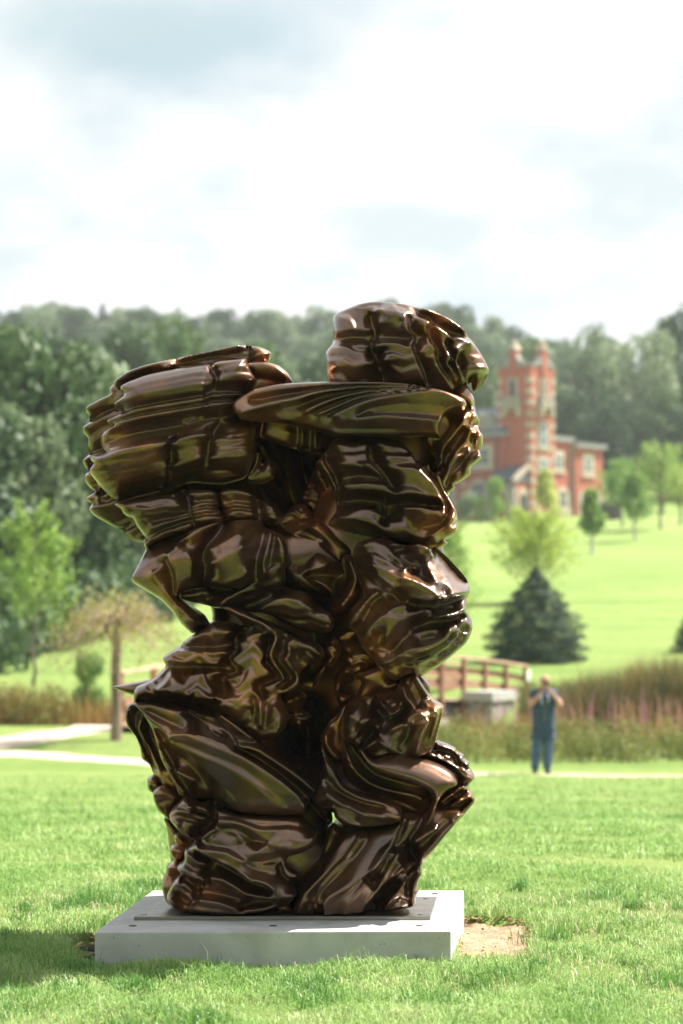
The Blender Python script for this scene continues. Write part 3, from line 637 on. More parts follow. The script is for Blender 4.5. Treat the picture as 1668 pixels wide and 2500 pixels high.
L_('knee_inner', 'F', [(545, 300), (600, 330), (650, 390), (720, 480), (800, 540), (900, 570), (1000, 600), (1100, 620), (1165, 680), (1160, 750), (1100, 800), (1000, 800), (900, 760), (760, 690), (640, 620), (570, 560), (545, 450)],
   [(20, [(580, 380), (640, 500), (740, 590), (900, 640), (1040, 660), (1090, 700)]), (-12, [(600, 350), (700, 500), (860, 580), (1100, 650)]), (-6, [(620, 560), (760, 640), (950, 720), (1080, 760)])], 70, 30, 34, Tb=200, strata=(24, 18, 4, 6, 90))
L_('knee_upper', 'F', [(650, 360), (680, 340), (760, 420), (840, 395), (930, 368), (1000, 400), (1080, 420), (1200, 458), (1290, 510), (1335, 570), (1330, 610), (1270, 640), (1230, 680), (1195, 740), (1180, 830), (1130, 900), (1100, 870), (1140, 780), (1165, 700), (1120, 640), (1000, 590), (880, 565), (760, 515), (690, 440)],
   [(30, [(680, 370), (740, 450), (850, 480), (1000, 520), (1120, 570), (1190, 640)]), (18, [(860, 400), (1000, 440), (1150, 480), (1280, 560)]), (26, [(1260, 600), (1210, 660), (1180, 760)])], 110, 34, 34, Tb=160)
L_('knee_lower', 'F', [(340, 700), (380, 600), (420, 440), (400, 360), (412, 310), (430, 380), (455, 430), (490, 470), (520, 540), (570, 610), (700, 670), (820, 700), (900, 715), (945, 760), (965, 800), (945, 850), (880, 880), (740, 892), (640, 895), (565, 885), (500, 830), (480, 775), (400, 760)],
   [(34, [(415, 330), (430, 430), (490, 500), (540, 600), (660, 680), (860, 730), (930, 770)]), (10, [(440, 560), (520, 640), (640, 700), (820, 750)]), (40, [(440, 650), (560, 740), (720, 790), (860, 800), (930, 820)]), (14, [(500, 800), (640, 850), (800, 850), (900, 840)]), (6, [(480, 730), (600, 760), (640, 790)])], 130, 34, 34, Tb=180, strata=(24, 24, 3.5, 6, 90))
L_('knee_groove', 'F', [(395, 300), (440, 200), (520, 120), (570, 60), (560, 200), (560, 320), (620, 420), (560, 470), (500, 440), (440, 400)], [(16, [(440, 250), (450, 330), (520, 420)]), (-10, [(500, 200), (490, 330), (560, 400)])], 40, 26, 30, Tb=200)

# ---- left lower: leaves and lumps
L_('rear_hip', 'E', [(188, 95), (205, 60), (240, 45), (300, 90), (360, 140), (440, 200), (640, 400), (640, 640), (560, 660), (480, 640), (440, 610), (380, 530), (352, 470), (300, 425), (285, 340), (255, 270), (205, 210), (186, 150)],
   [(26, [(205, 90), (215, 180), (290, 300), (340, 420)]), (-8, [(255, 120), (270, 220), (330, 350), (400, 500)]), (34, [(310, 150), (290, 210), (350, 320), (430, 480)]), (-4, [(350, 180), (400, 330), (470, 480)]), (24, [(345, 150), (420, 320), (500, 520)])],
   0, 30, 36, Tb=150, strata=(62, 24, 6, 10, 70))
L_('knob', 'E', [(334, 575), (350, 550), (385, 535), (430, 568), (445, 620), (410, 640), (375, 660), (342, 635)], [(12, [(345, 580), (400, 590)]), (-4, [(370, 600), (380, 640)])], -10, 26, 24, Tb=90, strata=(-4, 22, 4, 6, 40))
L_('knob', 'E', [(374, 655), (400, 620), (450, 605), (520, 650), (560, 690), (510, 770), (490, 845), (430, 800), (402, 770), (378, 705)], [(24, [(390, 670), (460, 640), (530, 690)]), (4, [(420, 720), (500, 700)])], 40, 30, 30, Tb=140, strata=(-4, 22, 4, 6, 40))
L_('knob', 'E', [(448, 840), (490, 850), (560, 930), (540, 990), (516, 970)], [], -20, 16, 20, Tb=90, strata=(-4, 22, 4, 6, 40))
L_('knob', 'E', [(514, 965), (525, 940), (560, 928), (640, 985), (640, 1030), (560, 1050), (530, 1005)], [(12, [(540, 955), (620, 1000)])], 10, 26, 24, Tb=110, strata=(-4, 22, 4, 6, 40))
L_('knob', 'E', [(487, 1045), (500, 1020), (540, 1005), (640, 1005), (620, 1080), (580, 1120), (540, 1125), (500, 1090)], [(14, [(505, 1040), (570, 1050)])], 20, 30, 28, Tb=120, strata=(-4, 22, 4, 6, 40))
L_('knob', 'E', [(465, 1175), (490, 1140), (540, 1118), (620, 1160), (640, 1240), (580, 1260), (480, 1240)], [(14, [(480, 1165), (560, 1170)]), (-6, [(490, 1210), (560, 1200)])], 30, 30, 30, Tb=120, strata=(-4, 22, 4, 6, 40))
L_('knob', 'E', [(432, 1300), (445, 1240), (470, 1195), (560, 1210), (560, 1330), (520, 1420), (480, 1425), (455, 1390)], [(10, [(450, 1280), (520, 1280)])], 10, 30, 34, Tb=130, strata=(-4, 22, 4, 6, 40))
L_('fan_leaf', 'E', [(242, 38), (260, 28), (400, 38), (600, 78), (700, 100), (780, 118), (850, 102), (940, 160), (1060, 250), (1110, 300), (1160, 360), (1300, 455), (1420, 540), (1502, 628), (1465, 690), (1440, 740), (1420, 800), (1200, 815), (1010, 800), (860, 750), (780, 700), (650, 700), (560, 680), (520, 600),
    (480, 520), (420, 400), (380, 250), (320, 130)],
   [(44, [(248, 40), (330, 110), (430, 190), (490, 260), (560, 320), (660, 390), (760, 490), (860, 600), (960, 720), (1000, 780)]), (14, [(420, 230), (520, 350), (640, 450), (720, 560), (800, 690)]), (34, [(400, 240), (470, 400), (540, 500), (680, 560)]), (0, [(440, 330), (500, 440), (600, 600), (650, 680)]), (26, [(430, 420), (520, 560), (600, 650)]),
    (40, [(300, 45), (480, 60), (620, 85), (700, 120)]), (28, [(350, 90), (480, 160), (600, 230)]), (4, [(620, 90), (720, 170), (800, 260), (850, 280)]), (60, [(500, 272), (560, 245), (660, 242), (800, 272), (930, 345), (1100, 440), (1260, 550), (1380, 660), (1425, 740)]),
    (54, [(840, 420), (960, 520), (1120, 620), (1280, 740)]), (44, [(1020, 740), (1200, 770), (1400, 790)]),
    (16, [(780, 130), (860, 200), (940, 300), (960, 340)]), (48, [(850, 118), (950, 190), (1060, 280)]), (24, [(880, 200), (980, 300), (1080, 310)]),
    (10, [(950, 345), (1080, 410), (1230, 510), (1380, 640), (1440, 720)]), (60, [(960, 325), (1060, 335), (1180, 400), (1320, 490), (1480, 625)]), (36, [(1150, 420), (1300, 530), (1460, 640)])],
   85, 34, 40, Tb=200, puff=7, hole=True, strata=(33, 52, 4, 5, 190))
L_('lump_base', 'E', [(486, 800), (510, 760), (580, 690), (600, 660), (650, 690), (700, 720), (780, 705), (810, 740), (1000, 790), (1200, 800), (1380, 812), (1450, 880), (1500, 915), (1500, 960), (1470, 1020), (1400, 1060), (1310, 1090), (1300, 1130), (1390, 1200), (1340, 1280), (1365, 1340), (1340, 1385),
    (1310, 1410), (1200, 1450), (1100, 1478), (960, 1482), (800, 1478), (600, 1472), (520, 1452), (470, 1370), (510, 1270), (560, 1215), (590, 1240), (540, 1165), (590, 1110), (590, 1050), (640, 1010), (660, 980), (600, 940), (560, 910), (500, 850)],
   [(-16, [(785, 705), (812, 780), (800, 850), (710, 920), (685, 980)]), (46, [(830, 760), (835, 830), (800, 890), (720, 940)]), (26, [(520, 780), (600, 720), (680, 740)]), (44, [(640, 740), (740, 760), (770, 790)]), (46, [(560, 850), (580, 920), (650, 960)]), (20, [(590, 850), (660, 810), (740, 830)]), (6, [(655, 700), (680, 760), (760, 790)]),
    (54, [(690, 1000), (720, 1045), (820, 1085), (930, 1130), (1010, 1190), (1060, 1230), (1140, 1240), (1210, 1290)]), (-14, [(700, 1060), (790, 1105), (900, 1170), (1000, 1230), (1170, 1310)]), (26, [(780, 920), (860, 905), (950, 935)]), (50, [(850, 850), (1000, 850), (1160, 960)]), (30, [(960, 1000), (1060, 960), (1160, 975)]),
    (50, [(1000, 1105), (1090, 1040), (1170, 985)]), (26, [(1110, 1130), (1200, 1090), (1260, 1070)]), (56, [(1170, 980), (1290, 1000), (1400, 1000), (1470, 940)]), (40, [(1250, 880), (1380, 880), (1460, 930)]), (30, [(1020, 1110), (1140, 1170), (1250, 1110)]),
    (30, [(1220, 1160), (1240, 1220), (1330, 1290)]), (6, [(1245, 1130), (1265, 1210), (1345, 1270)]), (30, [(1265, 1120), (1290, 1200), (1370, 1230)]),
    (46, [(710, 1275), (760, 1215), (850, 1215), (950, 1270), (1020, 1320), (1190, 1350), (1350, 1330)]), (10, [(700, 1300), (800, 1325), (1000, 1360), (1190, 1375)]), (-10, [(800, 1110), (795, 1170), (740, 1240), (690, 1290), (690, 1370)]), (34, [(620, 1060), (700, 1110), (760, 1120)]), (30, [(550, 1170), (620, 1200), (700, 1220)]), (0, [(590, 1240), (680, 1290)]),
    (36, [(520, 1280), (600, 1250), (660, 1310)]), (-2, [(560, 1330), (600, 1400), (640, 1400)]), (40, [(650, 1400), (690, 1365), (820, 1375), (930, 1420), (1000, 1460)]), (-4, [(980, 1440), (1060, 1390), (1200, 1380)]), (30, [(1000, 1440), (1150, 1420), (1290, 1370)]), (30, [(500, 1330), (530, 1420)])],
   95, 44, 48, Tb=220, puff=7, hole=True, strata=(10, 36, 7, 12, 130))
L_('foot_peg', 'E', [(1220, 1420), (1250, 1400), (1300, 1405), (1320, 1440), (1325, 1475), (1210, 1480)], [], 100, 26, 24, Tb=80)

# ---- right lower: legs
L_('legs', 'F', [(485, 870), (545, 900), (640, 893), (740, 885), (900, 850), (960, 790), (1080, 800), (1150, 750), (1200, 755), (1340, 765), (1362, 800), (1340, 840), (1250, 950), (1165, 1055), (1092, 1145), (1096, 1200), (1075, 1240), (1062, 1285), (1078, 1305), (1055, 1370), (1050, 1420), (1012, 1442), (900, 1458), (810, 1456),
    (720, 1462), (630, 1472), (570, 1486), (430, 1488), (215, 1480), (212, 1430), (240, 1370), (260, 1280), (300, 1200), (380, 1120), (420, 1000), (445, 920)],
   [(40, [(640, 905), (625, 960), (560, 1050), (430, 1190), (310, 1310), (240, 1380)]), (6, [(500, 900), (470, 1030), (380, 1160), (270, 1290)]), (24, [(580, 900), (520, 990), (400, 1140)]), (18, [(730, 900), (690, 1000), (560, 1150), (420, 1300), (330, 1400)]),
    (56, [(940, 850), (880, 980), (820, 1080), (700, 1190), (560, 1280), (450, 1335), (420, 1380), (430, 1470)]), (16, [(430, 1290), (405, 1370), (425, 1480)]), (40, [(260, 1400), (330, 1370), (380, 1420)]), (20, [(960, 860), (890, 1020), (760, 1170), (690, 1215)]), (50, [(700, 1200), (620, 1300), (500, 1370), (480, 1450)]),
    (30, [(860, 1030), (960, 980), (1050, 850), (1075, 810)]), (4, [(1100, 815), (1040, 920), (985, 990), (880, 1030)]), (34, [(740, 1200), (860, 1060), (920, 1050)]), (-26, [(1010, 980), (1005, 1040), (1050, 1105), (1000, 1200), (860, 1330), (760, 1440)]), (10, [(960, 1010), (975, 1080), (960, 1150), (820, 1330)]), (34, [(900, 1100), (960, 1150), (830, 1260)]),
    (52, [(660, 1220), (700, 1230), (752, 1300), (720, 1360), (640, 1465)]), (16, [(690, 1210), (760, 1270), (800, 1220)]), (34, [(800, 1230), (790, 1300), (700, 1420)]), (46, [(1340, 780), (1250, 850), (1130, 920), (1030, 970)]), (24, [(1200, 790), (1150, 850), (1110, 900)]), (40, [(1330, 830), (1200, 970), (1075, 1090)]), (20, [(1280, 830), (1180, 900), (1060, 1050)]),
    (24, [(1050, 1120), (960, 1240), (850, 1360)]), (44, [(1080, 1140), (1010, 1200), (940, 1290), (880, 1370)]), (6, [(1040, 1190), (990, 1260), (1000, 1340)]), (40, [(830, 1440), (870, 1370), (950, 1340), (970, 1290)]), (16, [(950, 1370), (990, 1380), (1000, 1430)]), (36, [(1080, 1180), (1030, 1290), (1030, 1400)])],
   75, 36, 40, Tb=180, puff=6, strata=(-56, 46, 8, 12, 150))
# ---- steel plate and concrete plinth (its top lies a hand's breadth above the lawn)
PZ = 0.165
def on_plane(px, py, z):
    u, v = (px - 834) / FPX, (1250 - py) / FPX
    d = Vector((u, CP - v * SP, SP + v * CP))
    s = (z - EYE) / d.z
    return Vector((d.x * s, d.y * s, z))
pl_fl, pl_fr = on_plane(231, 2276, PZ), on_plane(1101, 2274, PZ)
pl_bl, pl_br = on_plane(373, 2174, PZ), on_plane(1133, 2174, PZ)
mcx = Mat('pale_concrete')
_c = mcx.noise(5, 6, 0.6); _c2 = mcx.noise(1.3, 4, 0.5, seed=4); _c3 = mcx.noise(160, 2, 0.5, seed=5)
ccol = mcx.ramp(mcx.math('ADD', mcx.math('MULTIPLY', _c, 0.5), mcx.math('MULTIPLY', _c2, 0.5)), [(0.34, (0.34, 0.34, 0.335)), (0.5, (0.43, 0.437, 0.43)), (0.66, (0.50, 0.50, 0.49))])
vor = mcx.n.new('ShaderNodeTexVoronoi'); vor.inputs['Scale'].default_value = 26
mcx.l.new(mcx.tc.outputs['Object'], vor.inputs['Vector'])
pore = mcx.ramp(vor.outputs['Distance'], [(0.09, 1.0), (0.15, 0.0)])
psel = mcx.ramp(mcx.noise(13, 2, 0.5, seed=9), [(0.52, 0.0), (0.60, 0.75)])
ccol = mcx.mix(mcx.math('MULTIPLY', pore, psel), ccol, (0.16, 0.155, 0.145))
stain = mcx.ramp(mcx.noise(3.2, 6, 0.65, seed=7, stretch=(1, 1, 0.35)), [(0.52, 0.0), (0.66, 0.55)])
ccol = mcx.mix(stain, ccol, (0.27, 0.255, 0.225))
rust = mcx.ramp(mcx.noise(2.1, 4, 0.6, seed=12), [(0.60, 0.0), (0.70, 0.4)])
ccol = mcx.mix(rust, ccol, (0.36, 0.27, 0.19))
mcx.set(Base_Color=ccol, Roughness=0.78)
mcx.bump(mcx.math('ADD', mcx.math('MULTIPLY', _c3, 0.3), mcx.math('MULTIPLY', pore, -0.5)), 0.25, 0.003)
m_ = MB()
m_.hexa([Vector((p.x, p.y, -0.22)) for p in (pl_fl, pl_fr, pl_br, pl_bl)] + [pl_fl, pl_fr, pl_br, pl_bl])
PLINTH = m_.build('concrete_plinth', mcx.m, bevel=0.007)
tag(PLINTH, 'low square pale concrete plinth in the grass carrying the bronze sculpture', 'plinth')
dk = simple('hole_shade', (0.02, 0.018, 0.016), 0.9)  # solid near-black discs: the holes' inner shade is put into the colour
for px, py in ((324, 2261), (667, 2261), (1024, 2261), (1062, 2182)):
    c = on_plane(px, py, PZ)
    mm = MB(); mm.tube([c + Vector((0, 0, -0.012)), c + Vector((0, 0, 0.0025))], 0.019, 16)
    o = mm.build('lifting_hole', dk); o.parent = PLINTH
mst = Mat('grey_steel')
_s = mst.noise(3, 5, 0.6, stretch=(1, 6, 1)); _s2 = mst.noise(40, 3)
mst.set(Base_Color=mst.ramp(_s, [(0.3, (0.20, 0.185, 0.17)), (0.7, (0.30, 0.28, 0.26))]), Metallic=0.85, Roughness=mst.ramp(_s2, [(0.3, 0.30), (0.7, 0.46)]))
PT = PZ + 0.018
q = [on_plane(327, 2238, PT), on_plane(1051, 2238, PT), on_plane(1067, 2189, PT), on_plane(403, 2189, PT)]
m_ = MB(); m_.hexa([Vector((p.x, p.y, PZ + 0.0005)) for p in q] + q)
PLATE = m_.build('steel_plate', mst.m, bevel=0.002)
tag(PLATE, 'thin flat grey steel base plate between the bronze folds and the plinth', 'base plate')
for px, py in ((352, 2233), (1027, 2233), (1040, 2194), (430, 2194)):
    c = on_plane(px, py, PT)
    mm = MB(); mm.tube([c + Vector((0, 0, -0.006)), c + Vector((0, 0, 0.003))], 0.014, 12)
    o = mm.build('bolt_head', simple('bolt_steel', (0.3, 0.3, 0.3), 0.35, Metallic=0.9) if 'bolt_steel' not in bpy.data.materials else bpy.data.materials['bolt_steel']); o.parent = PLATE
# ------------------------------------------------------------------ terrain: one sheet, the lawn falling to the stream and rising to the wooded hill
_ky = [-400, -60, -25, -12, 0, 13, 18, 30, 43, 47, 52, 58, 64, 75, 100, 150, 190, 235, 260, 300, 350, 400, 450, 480, 560, 900]
_kz = [60, 9, 2.2, 0.5, 0, 0, -0.08, -0.62, -1.19, -1.12, -0.85, -0.85, -0.6, 0.1, 1.3, 5.2, 8.3, 10.8, 12.5, 18, 28, 38, 47, 49, 47, 40]
_ys = np.arange(-420, 920, 0.5)
_zs = np.interp(_ys, _ky, _kz)
for _w in (7, 7):
    _zs = np.convolve(np.pad(_zs, 3, mode='edge'), np.ones(_w) / _w, mode='valid')
def terrain(x, y):
    x = np.asarray(x, float); y = np.asarray(y, float)
    z = np.interp(y, _ys, _zs)
    # flat round the plinth
    # the hill stands higher on the left far away
    far = np.clip((y - 290) / 160, 0, 1); far = far * far * (3 - 2 * far)
    z = z + far * (4.5 * np.clip(-x / 65, -1.0, 1.6) + 1.4 * np.sin(x * 0.045 + 1.0) + 1.0 * np.sin(x * 0.11))
    # stream bed
    cy = 60.5 - 0.05 * x
    ch = np.exp(-((y - cy) / 3.0) ** 2) * np.clip((30 - np.abs(x - 8)) / 8, 0, 1)
    z = z - 1.25 * ch
    # small unevenness of the turf
    z = z + 0.012 * np.sin(x * 2.3 + 0.7 * np.sin(y * 1.1)) * np.sin(y * 1.7 + 0.4)
    roll = np.clip((y - 70) / 60, 0, 1)
    z = z + roll * 0.35 * np.sin(x * 0.07 + y * 0.045) * np.sin(y * 0.06)
    return z

def ray_ground(px, py):
    """the spot of the lawn seen at a pixel"""
    u, v = (px - 834) / FPX, (1250 - py) / FPX
    d = Vector((u, CP - v * SP, SP + v * CP))
    s = 6.0; prev = None
    while s < 700:
        p = d * s
        f = EYE + p.z - float(terrain(p.x, p.y))
        if f < 0:
            a, b = prev, s
            for _ in range(30):
                m = (a + b) / 2; p = d * m
                if EYE + p.z - float(terrain(p.x, p.y)) < 0: b = m
                else: a = m
            p = d * b
            return Vector((p.x, p.y, float(terrain(p.x, p.y))))
        prev = s; s *= 1.01
    return Vector((d.x * 300, d.y * 300, 0))

def gz(x, y): return float(terrain(x, y))

# soil pits beside the plinth where the turf was cut out
pitR = [ray_ground(*p) for p in ((1118, 2342), (1180, 2337), (1290, 2330), (1302, 2290), (1296, 2245), (1240, 2238), (1150, 2236), (1120, 2240))]
pitL = [ray_ground(*p) for p in ((236, 2358), (185, 2350), (166, 2330), (185, 2305), (212, 2285), (240, 2268), (262, 2262), (250, 2300))]
def in_poly(poly, X, Y):
    r = np.zeros(np.shape(X), bool)
    n = len(poly)
    for i in range(n):
        ax, ay = poly[i].x, poly[i].y; bx, by = poly[(i + 1) % n].x, poly[(i + 1) % n].y
        if ay == by: continue
        c = ((ay > Y) != (by > Y)) & (X < (bx - ax) * (Y - ay) / (by - ay) + ax)
        r ^= c
    return r
plinth_poly = [pl_fl, pl_fr, pl_br, pl_bl]
def grow(poly, d):
    c = sum(poly, Vector()) / len(poly)
    return [p + (p - c).normalized() * d for p in poly]

def axis(segs):
    out = []
    for a, b, st in segs:
        out += list(np.arange(a, b, st))
    out.append(segs[-1][1]); return np.array(out)
gx = axis([(-500, -120, 20), (-120, -30, 4), (-30, -4, 0.8), (-4, 4, 0.06), (4, 30, 0.8), (30, 120, 4), (120, 500, 20)])
gy = axis([(-380, -20, 12), (-20, 8, 1.0), (8, 15, 0.06), (15, 30, 0.3), (30, 75, 0.6), (75, 270, 2.5), (270, 600, 8), (600, 900, 40)])
GX, GY = np.meshgrid(gx, gy)
GZ = terrain(GX, GY)
pit = in_poly(pitR, GX, GY) | in_poly(pitL, GX, GY)
GZ = np.where(pit, GZ - 0.085, GZ)
nyy, nxx = GX.shape
idx = np.arange(nyy * nxx).reshape(nyy, nxx)
quads = np.stack([idx[:-1, :-1], idx[:-1, 1:], idx[1:, 1:], idx[1:, :-1]], -1).reshape(-1, 4)
me = np_mesh('lawn', np.stack([GX, GY, GZ], -1).reshape(-1, 3), quads)
mg = Mat('lawn_turf')
_n1 = mg.noise(0.16, 8, 0.66, stretch=(1, 0.4, 1)); _n2 = mg.noise(2.6, 5, 0.65, seed=2, stretch=(1, .5, 1)); _n3 = mg.noise(24, 4, 0.7, seed=3)
gcol = mg.ramp(mg.math('ADD', mg.math('MULTIPLY', _n1, 0.45), mg.math('ADD', mg.math('MULTIPLY', _n2, 0.35), mg.math('MULTIPLY', _n3, 0.2))),
               [(0.36, (0.13, 0.215, 0.05)), (0.5, (0.22, 0.315, 0.08)), (0.64, (0.34, 0.40, 0.13))])
# faint mowing bands across the slope
gcol = mg.mix(0.45, gcol, mg.ramp(mg.noise(0.55, 4, 0.55, seed=6, stretch=(0.05, 1, 1)), [(0.42, (0.17, 0.28, 0.065)), (0.58, (0.31, 0.38, 0.12))]))
mg.set(Base_Color=gcol, Roughness=0.95, Specular_IOR_Level=0.15)
mg.bump(mg.math('ADD', _n3, mg.noise(90, 3, 0.7, seed=8)), 0.8, 0.05)
LAWN = link_mesh('lawn', me, mg.m, smooth=True)
tag(LAWN, kind='structure')

# soil in the pits
ms = Mat('sandy_soil')
_s1 = ms.noise(9, 6, 0.65); _s2 = ms.noise(60, 4, 0.7, seed=3)
ms.set(Base_Color=ms.ramp(ms.math('ADD', ms.math('MULTIPLY', _s1, 0.6), ms.math('MULTIPLY', _s2, 0.4)), [(0.34, (0.22, 0.135, 0.08)), (0.5, (0.40, 0.265, 0.165)), (0.66, (0.52, 0.37, 0.245))]), Roughness=0.95)
ms.bump(_s2, 0.9, 0.02)
for poly in (pitR, pitL):
    xs = [p.x for p in poly]; ys = [p.y for p in poly]
    ax = np.arange(min(xs) - .1, max(xs) + .1, 0.022); ay = np.arange(min(ys) - .1, max(ys) + .1, 0.022)
    XX, YY = np.meshgrid(ax, ay)
    zz = terrain(XX, YY) - 0.052 + 0.012 * np.sin(XX * 21 + YY * 9) * np.sin(YY * 17 - XX * 5) + rng.normal(0, 0.004, XX.shape)
    big = in_poly(grow(poly, 0.05), XX, YY)
    i_ = np.arange(XX.size).reshape(XX.shape)
    q4 = np.stack([i_[:-1, :-1], i_[:-1, 1:], i_[1:, 1:], i_[1:, :-1]], -1)
    keep = big[:-1, :-1] & big[1:, 1:]
    o = link_mesh('soil', np_mesh('soil', np.stack([XX, YY, zz], -1).reshape(-1, 3), q4[keep]), ms.m, smooth=True)
    tag(o, kind='structure')
# crumbs of earth and the cut turf lip round the pits: nobody could count them
def noise_(x, y): return math.sin(x + 1.7 * math.sin(y * .7)) * math.sin(y * 1.3 + math.sin(x))
v_, f_ = [], []
def clod(c, r, sq=0.7):
    b = len(v_)
    for i, (a, e) in enumerate([(0, 1), (0, -1)] + [(k * math.pi / 2.5, 0) for k in range(5)]):
        rr = r * random.uniform(0.7, 1.25)
        v_.append((c[0] + (0 if i < 2 else rr * math.cos(a)), c[1] + (0 if i < 2 else rr * math.sin(a)), c[2] + e * rr * sq))
    for k in range(5):
        f_.append((b, b + 2 + k, b + 2 + (k + 1) % 5)); f_.append((b + 1, b + 2 + (k + 1) % 5, b + 2 + k))
for poly, n in ((pitR, 60), (pitL, 25)):
    xs = [p.x for p in poly]; ys = [p.y for p in poly]; k = 0
    while k < n:
        x = random.uniform(min(xs), max(xs)); y = random.uniform(min(ys), max(ys))
        if in_poly(poly, x, y): clod((x, y, gz(x, y) - 0.045), random.choice((0.004, 0.006, 0.008, 0.014))); k += 1
    for i in range(len(poly)):
        a, b = poly[i], poly[(i + 1) % len(poly)]
        L = (b - a).length
        for t in np.arange(0, 1, 0.012 / L):
            p = a.lerp(b, t)
            if noise_(p.x * 9, p.y * 7) < -0.25: continue
            for zz in (-0.045, -0.02):
                clod((p.x + random.gauss(0, .008), p.y + random.gauss(0, .008), gz(p.x, p.y) + zz + random.gauss(0, .006)), random.uniform(0.008, 0.016))
cl = link_mesh('soil_crumbs', np_mesh('soil_crumbs', np.array(v_), np.array(f_)), simple('dark_earth', (0.42, 0.29, 0.16), 0.95, 0.45, 30))
tag(cl, kind='stuff')

# two dark slips of wood left standing in the soil at the left corner of the plinth
mch = simple('dark_timber', (0.06, 0.055, 0.055), 0.8, 0.3, 20)
for (px, py, rz, rx, lab) in ((215, 2306, 0.5, -0.35, 'dark timber wedge leaning behind the other one left of the plinth corner'), (218, 2326, 0.9, -0.2, 'dark timber wedge lying nearest the camera left of the plinth corner')):
    p = ray_ground(px, py)
    mm = MB(); mm.hexa([(-.055, -.02, 0), (.055, -.02, 0), (.055, .02, 0), (-.055, .02, 0), (-.05, -.02, .012), (.055, -.02, .03), (.055, .02, .03), (-.05, .02, .012)])
    o = mm.build('timber_wedge', mch, bevel=0.002); o.location = (p.x, p.y, p.z - 0.03); o.rotation_euler = (rx, 0.15, rz)
    tag(o, lab, 'wedge')

# ------------------------------------------------------------------ paths
mpth = Mat('sandy_path')
_p1 = mpth.noise(1.2, 5, 0.6); _p2 = mpth.noise(40, 4, 0.7, seed=2)
mpth.set(Base_Color=mpth.ramp(mpth.math('ADD', mpth.math('MULTIPLY', _p1, 0.5), mpth.math('MULTIPLY', _p2, 0.5)), [(0.35, (0.40, 0.30, 0.24)), (0.5, (0.52, 0.42, 0.35)), (0.65, (0.60, 0.51, 0.44))]), Roughness=0.95)
mpth.bump(_p2, 0.5, 0.02)
PATHS = []
def path(pts, w, lift=0.012):
    P = catmull([(p.x, p.y, 0) for p in pts], False, 10)
    V, F = [], []
    for i, p in enumerate(P):
        t = P[min(i + 1, len(P) - 1)] - P[max(i - 1, 0)]; t = t / (np.hypot(t[0], t[1]) + 1e-9)
        nrm_ = np.array([-t[1], t[0]])
        ww = w(i / (len(P) - 1)) if callable(w) else w
        ww += 0.10 * math.sin(i * 0.9)
        for k, s in enumerate(np.linspace(-1, 1, 7)):
            x, y = p[0] + nrm_[0] * s * ww / 2, p[1] + nrm_[1] * s * ww / 2
            V.append((x, y, gz(x, y) + (lift if abs(s) < 0.99 else -0.02)))
    for i in range(len(P) - 1):
        for k in range(6):
            F.append((i * 7 + k, (i + 1) * 7 + k, (i + 1) * 7 + k + 1, i * 7 + k + 1))
    o = link_mesh('path', np_mesh('path', np.array(V), np.array(F)), mpth.m, smooth=True)
    tag(o, kind='structure'); PATHS.append((P[:, :2], w if not callable(w) else max(w(0), w(1))))
    return o
path([ray_ground(-260, 1830), ray_ground(-60, 1838), ray_ground(80, 1842), ray_ground(200, 1852), ray_ground(340, 1861), ray_ground(600, 1876), ray_ground(900, 1886), ray_ground(1150, 1890), ray_ground(1400, 1893), ray_ground(1700, 1895), ray_ground(2100, 1898)],
     lambda t: 1.55 - 0.75 * min(1, t * 1.6), 0.012)
path([ray_ground(-220, 1838), ray_ground(-60, 1822), ray_ground(40, 1808), ray_ground(150, 1790), ray_ground(240, 1779), ray_ground(285, 1772), ray_ground(310, 1768)], 1.7, 0.018)
def near_path(X, Y, m=0.0):
    r = np.zeros(np.shape(X), bool)
    for P, w in PATHS:
        for p in P: r |= (X - p[0]) ** 2 + (Y - p[1]) ** 2 < (w * 0.5 + m) ** 2
    return r

# water of the stream under the bridge
mw = Mat('stream_water'); mw.set(Base_Color=(0.03, 0.04, 0.03), Roughness=0.08)
mw.bump(mw.noise(6, 3), 0.15, 0.02)
mm = MB(); mm.box((8, 60.2, -1.86), (44, 3.4, 0.1), Matrix.Rotation(-0.05, 3, 'Z'))
tag(mm.build('stream', mw.m), kind='structure')

# ------------------------------------------------------------------ blades of grass
def leaf_mat(name, stops, trans=0.35, rough=0.6, scale=3.0, rand=True, fine=30, spec=0.3):
    m = Mat(name)
    n1 = m.noise(scale, 3, 0.6); n2 = m.noise(fine, 2, 0.6, seed=4)
    f = m.math('ADD', m.math('MULTIPLY', n1, 0.5), m.math('MULTIPLY', n2, 0.5))
    if rand:
        oi = m.n.new('ShaderNodeObjectInfo')
        f = m.math('ADD', f, m.math('MULTIPLY', m.math('SUBTRACT', oi.outputs['Random'], 0.5), 0.16))
    c = m.ramp(f, stops)
    m.set(Base_Color=c, Roughness=rough, Specular_IOR_Level=spec)
    tr = m.n.new('ShaderNodeBsdfTranslucent'); m.l.new(c, tr.inputs['Color'])
    mx = m.n.new('ShaderNodeMixShader'); mx.inputs[0].default_value = trans
    m.l.new(m.p.outputs[0], mx.inputs[1]); m.l.new(tr.outputs[0], mx.inputs[2]); m.l.new(mx.outputs[0], m.out.inputs['Surface'])
    return m.m
